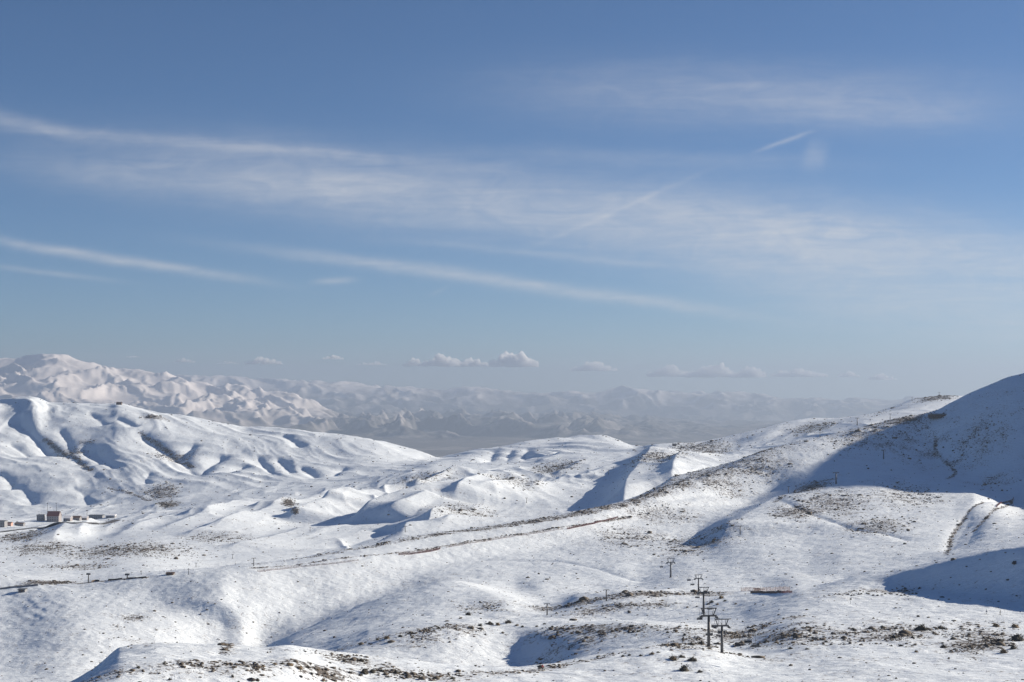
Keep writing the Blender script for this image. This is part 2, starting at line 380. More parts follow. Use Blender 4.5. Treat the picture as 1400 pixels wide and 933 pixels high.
def math_node(nt, op, a, b=None, clamp=False):
    n = nt.nodes.new('ShaderNodeMath'); n.operation = op; n.use_clamp = clamp
    for i, v in enumerate((a, b)):
        if v is None: continue
        if isinstance(v, (int, float)): n.inputs[i].default_value = v
        else: nt.links.new(v, n.inputs[i])
    return n.outputs[0]

def mesh_from_grid(name, X, Y, Zv):
    nr, nu = X.shape
    me = bpy.data.meshes.new(name)
    co = np.stack([X, Y, Zv], -1).reshape(-1, 3).astype(np.float32)
    me.vertices.add(nr * nu); me.vertices.foreach_set('co', co.ravel())
    idx = np.arange(nr * nu).reshape(nr, nu)
    q = np.stack([idx[:-1, :-1], idx[:-1, 1:], idx[1:, 1:], idx[1:, :-1]], -1).reshape(-1, 4)
    nf = len(q)
    me.loops.add(nf * 4); me.loops.foreach_set('vertex_index', q.ravel().astype(np.int32))
    me.polygons.add(nf)
    me.polygons.foreach_set('loop_start', np.arange(0, nf * 4, 4, dtype=np.int32))
    me.polygons.foreach_set('use_smooth', np.ones(nf, dtype=bool))
    me.update(calc_edges=True)
    return me

def add_attr(me, name, arr):
    a = me.attributes.new(name, 'FLOAT', 'POINT')
    a.data.foreach_set('value', np.asarray(arr, np.float32).ravel())

def snow_material(name, tint=(0.785, 0.85, 0.91), bump=1.0):
    m, nt, out = new_mat(name)
    b = N(nt, 'ShaderNodeBsdfPrincipled', Roughness=0.55)
    b.inputs['Specular IOR Level'].default_value = 0.25
    tc = N(nt, 'ShaderNodeTexCoord')
    at = N(nt, 'ShaderNodeAttribute', attribute_name='scrub')
    # scrub and stones showing through the snow
    n1 = N(nt, 'ShaderNodeTexNoise', Scale=0.55, Detail=5.0, Roughness=0.72)
    n2 = N(nt, 'ShaderNodeTexNoise', Scale=0.06, Detail=3.0, Roughness=0.6)
    nt.links.new(tc.outputs['Object'], n1.inputs['Vector']); nt.links.new(tc.outputs['Object'], n2.inputs['Vector'])
    s = math_node(nt, 'ADD', n1.outputs['Fac'], math_node(nt, 'MULTIPLY', n2.outputs['Fac'], 0.45))
    s = math_node(nt, 'ADD', s, math_node(nt, 'MULTIPLY', at.outputs['Fac'], 0.42))
    mask = N(nt, 'ShaderNodeMapRange', interpolation_type='SMOOTHSTEP')
    mask.inputs['From Min'].default_value = 0.90; mask.inputs['From Max'].default_value = 0.98
    nt.links.new(s, mask.inputs['Value'])
    n3 = N(nt, 'ShaderNodeTexNoise', Scale=0.9, Detail=3.0)
    nt.links.new(tc.outputs['Object'], n3.inputs['Vector'])
    cr = N(nt, 'ShaderNodeValToRGB')
    cr.color_ramp.elements[0].position = 0.3; cr.color_ramp.elements[0].color = (0.045, 0.04, 0.036, 1)
    cr.color_ramp.elements[1].position = 0.75; cr.color_ramp.elements[1].color = (0.16, 0.125, 0.09, 1)
    nt.links.new(n3.outputs['Fac'], cr.inputs['Fac'])
    n4 = N(nt, 'ShaderNodeTexNoise', Scale=0.02, Detail=5.0)
    nt.links.new(tc.outputs['Object'], n4.inputs['Vector'])
    cs = N(nt, 'ShaderNodeMix', data_type='RGBA')
    cs.inputs[6].default_value = (tint[0] * 0.94, tint[1] * 0.945, tint[2] * 0.95, 1); cs.inputs[7].default_value = (*tint, 1)
    nt.links.new(n4.outputs['Fac'], cs.inputs[0])
    thin = N(nt, 'ShaderNodeMapRange', interpolation_type='SMOOTHSTEP')
    thin.inputs['From Min'].default_value = 0.78; thin.inputs['From Max'].default_value = 1.0
    nt.links.new(s, thin.inputs['Value'])
    ct = N(nt, 'ShaderNodeMix', data_type='RGBA'); ct.inputs[7].default_value = (0.50, 0.47, 0.45, 1)
    nt.links.new(math_node(nt, 'MULTIPLY', thin.outputs[0], 0.55), ct.inputs[0]); nt.links.new(cs.outputs[2], ct.inputs[6])
    mx = N(nt, 'ShaderNodeMix', data_type='RGBA')
    nt.links.new(math_node(nt, 'MULTIPLY', mask.outputs[0], 0.9), mx.inputs[0])
    nt.links.new(ct.outputs[2], mx.inputs[6]); nt.links.new(cr.outputs['Color'], mx.inputs[7])
    nt.links.new(mx.outputs[2], b.inputs['Base Color'])
    # wind-packed relief
    mp = N(nt, 'ShaderNodeMapping'); mp.inputs['Scale'].default_value = (0.6, 1.0, 1.0); mp.inputs['Rotation'].default_value = (0, 0, 0.25)
    nt.links.new(tc.outputs['Object'], mp.inputs['Vector'])
    n5 = N(nt, 'ShaderNodeTexNoise', Scale=0.24, Detail=7.0, Roughness=0.66, Distortion=0.4)
    nt.links.new(mp.outputs[0], n5.inputs['Vector'])
    hgt = math_node(nt, 'ADD', math_node(nt, 'MULTIPLY', n5.outputs['Fac'], 1.1 * bump), math_node(nt, 'MULTIPLY', mask.outputs[0], 0.5))
    bp = N(nt, 'ShaderNodeBump', Strength=0.85, Distance=1.0)
    nt.links.new(hgt, bp.inputs['Height']); nt.links.new(bp.outputs[0], b.inputs['Normal'])
    nt.links.new(b.outputs[0], out.inputs['Surface'])
    return m

me = mesh_from_grid('snowfield', XG, YG, Z)
add_attr(me, 'scrub', SCRUB)
me.materials.append(snow_material('wind_packed_snow'))
land = bpy.data.objects.new('terrain', me); COL.objects.link(land); land['kind'] = 'structure'

# ------------------------------------------------------------------ far land
uf = np.linspace(-900, 2300, 1500)
rf = np.concatenate([np.linspace(5200, 10300, 24, endpoint=False), np.exp(np.linspace(math.log(10300), math.log(48500), 950))])
YF = np.repeat(rf[:, None], len(uf), 1); XF = YF * (uf[None, :] - UC) / FPX
UF = np.repeat(uf[None, :], len(rf), 0)
crest = [(-900,520),(0,520),(150,519),(240,515),(300,515),(350,518),(420,522),(480,524),(520,528),(560,531),(600,535),(640,530),(680,534),(720,539),(780,537),(815,539),(850,529),(880,528),(920,537),(980,536),(1030,538),(1080,546),(1200,545),(1400,540),(2300,530)]
massif = [(-900,500),(-300,505),(0,491),(30,489),(60,485),(85,487),(110,493),(140,500),(190,510),(230,516),(280,525),(340,538),(400,553),(450,572),(500,596),(560,625),(2300,625)]
def far_line(pts): return np.interp(uf, [q[0] for q in pts], [q[1] for q in pts])
def zpx(Y, v): return -Y * (v - VH) / FPX
PLAIN = -765.0
cv, mv = far_line(crest), far_line(massif)
D1, D2 = 28000.0, 42000.0
v_foot = far_line([(-900,570),(250,572),(420,580),(700,586),(1000,582),(2300,575)])
v_mid = far_line([(-900,540),(250,540),(420,548),(700,560),(1000,558),(2300,560)])
z1 = np.maximum(zpx(D1, mv), PLAIN)
def full(x): return np.full_like(uf, x)
YK = [full(5200), full(0.78 * D1), full(0.88 * D1), full(0.945 * D1), full(D1), full(1.03 * D1), full(1.07 * D1), full(0.76 * D2), full(0.88 * D2), full(0.955 * D2), full(D2), full(1.08 * D2), full(1.14 * D2), full(49000)]
ZK = [full(PLAIN), full(PLAIN), PLAIN + 0.42 * (z1 - PLAIN), PLAIN + 0.70 * (z1 - PLAIN), z1, PLAIN + 0.75 * (z1 - PLAIN), full(PLAIN), np.maximum(zpx(0.76 * D2, v_foot + 26), PLAIN), zpx(0.88 * D2, v_foot), zpx(0.955 * D2, v_mid), zpx(D2, cv), zpx(1.08 * D2, cv + 14), full(-600), full(-750)]
YK, ZK = np.array(YK), np.array(ZK)
MK = pchip_slopes(YK, ZK)
ZF = np.empty_like(YF)
for j in range(len(uf)):
    ZF[:, j] = hermite(YK[:, j], ZK[:, j], MK[:, j], rf)
pxm = YF / FPX                                                      # metres per column at that distance
wq = 500 * fbm(XF / 2600, YF / 5200, 3, 44); wr_ = 700 * fbm(XF / 2600 + 9, YF / 5200, 3, 47)
def rugged(D, lam, sd, oct_):
    R = YF / D
    wu, wv = 0.28 * lam * fbm(UF / (1.2 * lam), R * 2000 / (1.2 * lam), 3, sd + 12), 0.28 * lam * fbm(UF / (1.2 * lam) + 7, R * 2000 / (1.2 * lam), 3, sd + 13)
    r = ridged((UF + wu) / lam + 3.1, (R * 2000 + wv) / lam, oct_, sd, 0.5)
    crestness = np.exp(-((R - 1.0) / 0.02) ** 2)
    return r, crestness
r1, c1 = rugged(D1, 84, 40, 7)
m1 = smooth(0.80, 0.90, YF / D1) * (1 - smooth(1.03, 1.07, YF / D1)) * smooth(0, 420, z1 - PLAIN)[None, :]
ZF += m1 * pxm * (9.0 - 5.0 * c1) * (r1 - 1.0)
r2, c2 = rugged(D2, 66, 60, 7)
m2 = smooth(0.77, 0.88, YF / D2) * (1 - smooth(1.06, 1.12, YF / D2))
ZF += m2 * pxm * (7.0 - 3.5 * c2) * (r2 - 1.0)
YR = YF / D2
# low hills in front of the range, half bare
hills2 = smooth(20500, 23500, YF) * (1 - smooth(30500, 34000, YF))
hm = np.exp(-((UF - 600) / 130.0) ** 2) + 0.7 * np.exp(-((UF - 800) / 110.0) ** 2) + 0.6 * np.exp(-((UF - 420) / 110.0) ** 2) + 0.35
lowh = ridged((XF + wq) / 1700 + 5, (YF + wr_) / 2600, 6, 77, 0.56)
ZF += hills2 * hm * 160 * np.clip(lowh - 0.35, 0, 2)
ZF += 6 * fbm(XF / 1500, YF / 1500, 3, 88)
ZF = np.where(ZF > 620, 620 + 0.3 * (ZF - 620), ZF)
me2 = mesh_from_grid('far_land', XF, YF, ZF)
add_attr(me2, 'dark', (1 - smooth(-620, 150, ZF + 300 * fbm(UF / 18, YR * 110, 5, 91)) * (1 - 0.6 * smooth(0.3, 1.0, fbm(UF / 9, YR * 220, 4, 95)))) * (1 - 0.9 * m1))
m, nt, out = new_mat('distant_snow_and_steppe')
b = N(nt, 'ShaderNodeBsdfPrincipled', Roughness=0.9); b.inputs['Specular IOR Level'].default_value = 0.05
at = N(nt, 'ShaderNodeAttribute', attribute_name='dark')
tc = N(nt, 'ShaderNodeTexCoord')
nn = N(nt, 'ShaderNodeTexNoise', Scale=0.0016, Detail=7.0, Roughness=0.7); nt.links.new(tc.outputs['Object'], nn.inputs['Vector'])
f = math_node(nt, 'ADD', at.outputs['Fac'], math_node(nt, 'MULTIPLY', math_node(nt, 'SUBTRACT', nn.outputs['Fac'], 0.5), 1.6), True)
mx = N(nt, 'ShaderNodeMix', data_type='RGBA'); mx.inputs[6].default_value = (0.84, 0.79, 0.775, 1); mx.inputs[7].default_value = (0.12, 0.115, 0.11, 1)
nt.links.new(f, mx.inputs[0]); nt.links.new(mx.outputs[2], b.inputs['Base Color']); nt.links.new(b.outputs[0], out.inputs['Surface'])
me2.materials.append(m)
far = bpy.data.objects.new('mountains', me2); COL.objects.link(far); far['kind'] = 'structure'

# ------------------------------------------------------------------ sun, sky
SUN_EL, SUN_AZ = 21.0, 69.0        # azimuth to the right of the view direction
sun = bpy.data.lights.new('sun', 'SUN'); sun.energy = SUN_E; sun.angle = math.radians(0.5); sun.color = (1.0, 0.885, 0.73)
so = bpy.data.objects.new('sun', sun); COL.objects.link(so)
a, e = math.radians(SUN_AZ), math.radians(SUN_EL)
sdir = Vector((math.sin(a) * math.cos(e), math.cos(a) * math.cos(e), math.sin(e)))
so.rotation_euler = (-sdir).to_track_quat('-Z', 'Y').to_euler()
so.location = sdir * 500
w = bpy.data.worlds.new('World'); scene.world = w; w.use_nodes = True
nt = w.node_tree; nt.nodes.clear()
wo = nt.nodes.new('ShaderNodeOutputWorld'); bg = nt.nodes.new('ShaderNodeBackground')
sky = nt.nodes.new('ShaderNodeTexSky'); sky.sky_type = 'NISHITA'; sky.sun_disc = False
sky.sun_elevation = e; sky.sun_rotation = a
sky.altitude = 2500; sky.air_density = 1.0; sky.dust_density = 0.0; sky.ozone_density = 6.0
bg.inputs['Strength'].default_value = SKY_S
# thin ice clouds, as directions in the sky: (azimuth column, height row, half length, half width, slope, strength)
wtc = nt.nodes.new('ShaderNodeTexCoord'); sep = nt.nodes.new('ShaderNodeSeparateXYZ')
nt.links.new(wtc.outputs['Generated'], sep.inputs[0])
yy = math_node(nt, 'MAXIMUM', sep.outputs[1], 0.05)
uA = math_node(nt, 'DIVIDE', sep.outputs[0], yy); vA = math_node(nt, 'DIVIDE', sep.outputs[2], yy)
uA = math_node(nt, 'ADD', math_node(nt, 'MULTIPLY', uA, FPX), UC); vA = math_node(nt, 'SUBTRACT', VH, math_node(nt, 'MULTIPLY', vA, FPX))
def sky_noise(sx, sy, rot, detail, dist=0.0, off=0.0):
    cx = nt.nodes.new('ShaderNodeCombineXYZ'); nt.links.new(uA, cx.inputs[0]); nt.links.new(vA, cx.inputs[1])
    mp = N(nt, 'ShaderNodeMapping'); mp.inputs['Rotation'].default_value = (0, 0, rot); mp.inputs['Scale'].default_value = (sx, sy, 1); mp.inputs['Location'].default_value = (off, off, off)
    nt.links.new(cx.outputs[0], mp.inputs['Vector'])
    n = N(nt, 'ShaderNodeTexNoise', Scale=1.0, Detail=detail, Roughness=0.6, Distortion=dist); nt.links.new(mp.outputs[0], n.inputs['Vector'])
    return n.outputs['Fac']
fib = sky_noise(1 / 170, 1 / 16, -0.12, 6.0, 0.6)
wob = sky_noise(1 / 160, 1 / 90, 0.0, 4.0, 0.3, 3.7)
fine = sky_noise(1 / 60, 1 / 26, -0.3, 5.0, 1.2, 9.1)
wobc = math_node(nt, 'SUBTRACT', wob, 0.5)
tex = math_node(nt, 'MULTIPLY', math_node(nt, 'ADD', math_node(nt, 'MULTIPLY', fib, 1.1), 0.25), math_node(nt, 'ADD', math_node(nt, 'MULTIPLY', fine, 1.1), 0.45))
total = None
for uc, vc, ln, wd, sl, st in [(25,166,95,11,.22,.26),(330,200,310,8,.085,.26),(560,260,480,46,.105,.29),(760,300,440,46,.12,.29),(250,245,240,22,.06,.18),(1230,325,370,46,.14,.36),(1250,375,340,52,.12,.26),
        (690,386,330,8.5,.135,.52),(160,354,185,6.5,.155,.52),(60,371,100,4,.12,.25),(457,384,28,4,-.05,.4),(1040,130,340,40,.02,.28),(1180,150,180,18,.06,.14),(850,285,125,3.5,-.44,.15),(1072,193,36,3,-.36,.36),
        (1115,213,15,19,.3,.24),(1290,430,290,44,.14,.32),(770,352,190,5,.10,.2),(900,215,260,12,.03,.12),(600,398,14,3,-.5,.14)]:
    th = math.atan(sl); c_, s_ = math.cos(th), math.sin(th)
    du = math_node(nt, 'SUBTRACT', uA, uc); dv = math_node(nt, 'SUBTRACT', vA, vc)
    sA = math_node(nt, 'ADD', math_node(nt, 'MULTIPLY', du, c_ / ln), math_node(nt, 'MULTIPLY', dv, s_ / ln))
    tA = math_node(nt, 'ADD', math_node(nt, 'MULTIPLY', du, -s_ / wd), math_node(nt, 'MULTIPLY', dv, c_ / wd))
    tA = math_node(nt, 'ADD', tA, math_node(nt, 'MULTIPLY', wobc, min(2.2, 26.0 / wd)))
    q = math_node(nt, 'ADD', math_node(nt, 'POWER', math_node(nt, 'ABSOLUTE', sA), 3.0), math_node(nt, 'MULTIPLY', tA, tA))
    g = math_node(nt, 'MULTIPLY', math_node(nt, 'EXPONENT', math_node(nt, 'MULTIPLY', q, -1.0)), st)
    total = g if total is None else math_node(nt, 'ADD', total, g)
veil = math_node(nt, 'MULTIPLY', total, tex, True)
veil = math_node(nt, 'MULTIPLY', veil, math_node(nt, 'GREATER_THAN', sep.outputs[1], 0.06))
smx = N(nt, 'ShaderNodeMix', data_type='RGBA'); smx.inputs[7].default_value = (7.8, 7.9, 8.2, 1)
nt.links.new(veil, smx.inputs[0]); nt.links.new(sky.outputs[0], smx.inputs[6]); nt.links.new(smx.outputs[2], bg.inputs['Color']); nt.links.new(bg.outputs[0], wo.inputs['Surface'])

# ------------------------------------------------------------------ haze
def box_mesh(name, lo, hi):
    me = bpy.data.meshes.new(name)
    v = [(x, y, z) for z in (lo[2], hi[2]) for y in (lo[1], hi[1]) for x in (lo[0], hi[0])]
    f = [(0, 2, 3, 1), (4, 5, 7, 6), (0, 1, 5, 4), (2, 6, 7, 3), (0, 4, 6, 2), (1, 3, 7, 5)]
    me.from_pydata(v, [], f); me.update(); return me
hz = bpy.data.objects.new('haze', box_mesh('haze', (-60000, -1500, -1400), (60000, 49500, 665))); COL.objects.link(hz)
hz['kind'] = 'stuff'
m, nt, out = new_mat('haze_air')
pv = N(nt, 'ShaderNodeVolumePrincipled', Density=HAZE_D, Anisotropy=0.3); pv.inputs['Color'].default_value = (0.38, 0.465, 0.60, 1)
nt.links.new(pv.outputs[0], out.inputs['Volume']); hz.data.materials.append(m)

# ------------------------------------------------------------------ render settings
scene.view_settings.view_transform = 'Standard'; scene.view_settings.look = 'None'
scene.view_settings.exposure = EXPO; scene.view_settings.gamma = 1.0
scene.view_settings.use_curve_mapping = False
scene.render.engine = 'CYCLES'
cy = scene.cycles
cy.max_bounces = 9; cy.diffuse_bounces = 3; cy.glossy_bounces = 1; cy.volume_bounces = 8; cy.transmission_bounces = 2
cy.use_denoising = True
# ------------------------------------------------------------------ object helpers
rnd = random.Random(11)
nrs = np.random.RandomState(5)

def plain_mat(name, col, rough=0.7, metal=0.0, var=0.25, scale=3.0):
    m, nt, out = new_mat(name)
    b = N(nt, 'ShaderNodeBsdfPrincipled', Roughness=rough, Metallic=metal)
    tc = N(nt, 'ShaderNodeTexCoord'); n = N(nt, 'ShaderNodeTexNoise', Scale=scale, Detail=4.0)
    nt.links.new(tc.outputs['Object'], n.inputs['Vector'])
    mx = N(nt, 'ShaderNodeMix', data_type='RGBA')
    mx.inputs[6].default_value = tuple(c * (1 - var) for c in col) + (1,); mx.inputs[7].default_value = tuple(min(1, c * (1 + var)) for c in col) + (1,)
    nt.links.new(n.outputs['Fac'], mx.inputs[0]); nt.links.new(mx.outputs[2], b.inputs['Base Color']); nt.links.new(b.outputs[0], out.inputs['Surface'])
    return m

def net_mat(name, col, holes):
    m, nt, out = new_mat(name)
    d = N(nt, 'ShaderNodeBsdfDiffuse'); d.inputs['Color'].default_value = (*col, 1)
    tl = N(nt, 'ShaderNodeBsdfTranslucent'); tl.inputs['Color'].default_value = (*col, 1)
    tr = N(nt, 'ShaderNodeBsdfTransparent')
    a = N(nt, 'ShaderNodeMixShader', Fac=0.4); nt.links.new(d.outputs[0], a.inputs[1]); nt.links.new(tl.outputs[0], a.inputs[2])
    tc = N(nt, 'ShaderNodeTexCoord'); n = N(nt, 'ShaderNodeTexNoise', Scale=0.7, Detail=3.0); nt.links.new(tc.outputs['Object'], n.inputs['Vector'])
    f = math_node(nt, 'ADD', math_node(nt, 'MULTIPLY', math_node(nt, 'SUBTRACT', n.outputs['Fac'], 0.5), 0.9), holes, True)
    mx = N(nt, 'ShaderNodeMixShader'); nt.links.new(f, mx.inputs[0]); nt.links.new(a.outputs[0], mx.inputs[1]); nt.links.new(tr.outputs[0], mx.inputs[2]); nt.links.new(mx.outputs[0], out.inputs['Surface'])
    return m

M = {
 'steel': plain_mat('weathered_steel', (0.085, 0.085, 0.09), 0.55, 0.3), 'dark_steel': plain_mat('dark_steel', (0.06, 0.062, 0.066), 0.5, 0.3),
 'rubber': plain_mat('sheave_rubber', (0.03, 0.03, 0.032)), 'concrete': plain_mat('concrete', (0.34, 0.33, 0.31), 0.9),
 'seat': plain_mat('chair_padding', (0.045, 0.048, 0.055)), 'plaster': plain_mat('pale_plaster', (0.27, 0.25, 0.25), 0.9, 0, 0.12, 0.6),
 'stone_wall': plain_mat('grey_render', (0.22, 0.22, 0.23), 0.9, 0, 0.2, 0.8), 'red_roof': plain_mat('red_roof_tiles', (0.21, 0.075, 0.06), 0.8, 0, 0.25, 0.9),
 'brown_roof': plain_mat('brown_sheet_roof', (0.13, 0.085, 0.065), 0.7, 0, 0.25, 0.9), 'grey_roof': plain_mat('grey_sheet_roof', (0.12, 0.13, 0.145), 0.6, 0, 0.2, 0.9),
 'glass': plain_mat('dark_window_glass', (0.03, 0.035, 0.045), 0.15), 'wood': plain_mat('dark_timber', (0.10, 0.07, 0.05), 0.8), 'pink': plain_mat('salmon_plaster', (0.45, 0.27, 0.22), 0.9, 0, 0.1, 0.6),
 'net': net_mat('red_net', (0.13, 0.055, 0.05), 0.45), 'faded_net': net_mat('faded_net', (0.36, 0.31, 0.31), 0.68), 'brown_net': plain_mat('brown_boards', (0.16, 0.10, 0.07), 0.8),
 'shrub': plain_mat('juniper_twigs', (0.055, 0.05, 0.038), 0.9, 0, 0.5, 2.0), 'dry': plain_mat('dry_tussock', (0.17, 0.125, 0.075), 0.9, 0, 0.4, 2.0), 'rock': plain_mat('basalt_rock', (0.085, 0.075, 0.07), 0.9, 0, 0.4, 1.5),
 'snowcap': plain_mat('settled_snow', (0.84, 0.85, 0.87), 0.6, 0, 0.03, 1.0), 'skin': plain_mat('skin', (0.45, 0.30, 0.23)), 'jacket_red': plain_mat('red_jacket', (0.42, 0.05, 0.05)), 'jacket_blue': plain_mat('dark_blue_jacket', (0.05, 0.08, 0.16)),
 'jacket_black': plain_mat('black_jacket', (0.03, 0.03, 0.035)), 'trousers': plain_mat('dark_ski_trousers', (0.04, 0.04, 0.05)), 'helmet': plain_mat('dark_helmet', (0.05, 0.05, 0.06), 0.35), 'ski': plain_mat('ski_laminate', (0.35, 0.30, 0.08), 0.4),
}

class MB:
    """Collects boxes, bars and tubes and links them as one mesh object."""
    def __init__(s): s.v = []; s.f = []
    def box(s, cx, cy, cz, sx, sy, sz, rz=0.0):
        c, n = math.cos(rz), math.sin(rz); b = len(s.v)
        for dz in (-1, 1):
            for dx, dy in ((-1, -1), (1, -1), (1, 1), (-1, 1)):
                x, y = dx * sx / 2, dy * sy / 2
                s.v.append((cx + x * c - y * n, cy + x * n + y * c, cz + dz * sz / 2))
        s.f += [(b, b + 3, b + 2, b + 1), (b + 4, b + 5, b + 6, b + 7)] + [(b + i, b + (i + 1) % 4, b + 4 + (i + 1) % 4, b + 4 + i) for i in range(4)]
        return s
    def tube(s, p, q, r0, r1=None, n=10):
        r1 = r0 if r1 is None else r1
        p, q = Vector(p), Vector(q); d = (q - p).normalized()
        a = d.orthogonal().normalized(); c = d.cross(a); b = len(s.v)
        for o, r in ((p, r0), (q, r1)):
            for i in range(n):
                t = 2 * math.pi * i / n
                s.v.append(tuple(o + a * (r * math.cos(t)) + c * (r * math.sin(t))))
        s.f += [(b + i, b + (i + 1) % n, b + n + (i + 1) % n, b + n + i) for i in range(n)]
        s.f += [tuple(b + i for i in reversed(range(n))), tuple(b + n + i for i in range(n))]
        return s
    def path(s, pts, r, n=6):
        for a, c in zip(pts[:-1], pts[1:]): s.tube(a, c, r, r, n)
        return s
    def poly(s, verts, faces):
        b = len(s.v); s.v += [tuple(v) for v in verts]; s.f += [tuple(b + i for i in f) for f in faces]; return s
    def build(s, name, mat, parent=None, smooth_=False):
        me = bpy.data.meshes.new(name); me.from_pydata(s.v, [], s.f); me.validate(); me.update()
        if smooth_: me.polygons.foreach_set('use_smooth', [True] * len(me.polygons))
        me.materials.append(M[mat] if isinstance(mat, str) else mat)
        o = bpy.data.objects.new(name, me); COL.objects.link(o)
        if parent is not None: o.parent = parent
        return o

def tag(o, label, cat, group=None, kind=None):
    if label: o['label'] = label
    if cat: o['category'] = cat
    if group: o['group'] = group
    if kind: o['kind'] = kind
    return o

def thing(name, loc, label, cat, group=None, rz=0.0):
    o = bpy.data.objects.new(name, None); COL.objects.link(o); o.location = loc; o.rotation_euler = (0, 0, rz); o.empty_display_size = 1
    return tag(o, label, cat, group)

def lump(me_name, rx, ry, rz, seed, sub=2, rough=0.35, freq=1.6, flat=0.25):
    """Irregular rock or bush body standing on z = 0."""
    import bmesh
    bm = bmesh.new(); bmesh.ops.create_icosphere(bm, subdivisions=sub, radius=1.0)
    co = np.array([v.co[:] for v in bm.verts])
    d = 1 + rough * (fbm(co[:, 0] * freq + seed, co[:, 1] * freq + co[:, 2] * freq * 0.7, 3, seed) + 0.6 * perlin(co[:, 2] * freq * 2 + 5, co[:, 0] * freq * 2 + seed, seed + 3))
    for v, k in zip(bm.verts, d):
        v.co = Vector((v.co.x * k * rx, v.co.y * k * ry, max(v.co.z * k, -flat) * rz))
    me = bpy.data.meshes.new(me_name); bm.to_mesh(me); bm.free(); return me

# ------------------------------------------------------------------ chairlift towers
line_dir = math.radians(8)
def tower(name, uv, hpx, label, group, full=True, rz=line_dir, pos=None, width=1.0):
    p = hit(*uv) if pos is None else np.array(pos)
    h = hpx * p[1] / FPX
    k = h / 12.0
    t = thing(name, tuple(p - (0, 0, 0.25)), label, 'lift tower', group, rz)
    MB().tube((0, 0, 0), (0, 0, h * 0.80), 0.52 * k * width, 0.36 * k * width, 12).build('mast', 'steel', t, True)
    w_ = 2.35 * k
    MB().box(0, 0, h * 0.80, 2 * w_, 0.5 * k, 0.5 * k).build('crossarm', 'steel', t)
    if full:
        MB().box(0, 0, 0.15 * k, 1.7 * k, 1.7 * k, 0.7 * k).build('footing', 'concrete', t)
        f = MB()
        for sx in (-1, 1): f.tube((sx * 0.62 * w_, 0, h * 0.81), (sx * 0.95 * w_, 0, h * 0.985), 0.17 * k)
        f.tube((-1.05 * w_, 0, h * 0.985), (1.05 * w_, 0, h * 0.985), 0.17 * k)
        for sx in (-0.5, 0, 0.5): f.tube((sx * w_, 0, h * 0.81), (sx * w_ * 1.2, 0, h * 0.985), 0.08 * k)
        f.build('lifting_frame', 'steel', t)
        l = MB()
        for sx in (-0.18, 0.18): l.tube((sx * k, -0.5 * k, 0.6 * k), (sx * k, -0.36 * k, h * 0.79), 0.03 * k, None, 5)
        for i in range(22): l.box(0, -0.5 * k + 0.14 * k * i / 22, 0.8 * k + i * 0.4 * k, 0.36 * k, 0.04 * k, 0.04 * k)
        l.build('ladder', 'dark_steel', t)
    for sx in (-1, 1):
        s_ = MB().box(sx * w_, 0, h * 0.775, 0.30 * k, 2.6 * k, 0.34 * k)
        s_.tube((sx * w_, 0, h * 0.80), (sx * w_, 0, h * 0.76), 0.12 * k)
        if full: s_.box(sx * (w_ + 0.42 * k), 0, h * 0.745, 0.5 * k, 2.4 * k, 0.05 * k)
        b = s_.build('sheave_beam', 'dark_steel', t)
        if full:
            for i in range(4):
                y = (-0.95 + 0.63 * i) * k
                MB().tube((sx * w_ - 0.09 * k, y, h * 0.752), (sx * w_ + 0.09 * k, y, h * 0.752), 0.26 * k, None, 12).build('sheave_wheel', 'rubber', b)
    return t, p, h, w_

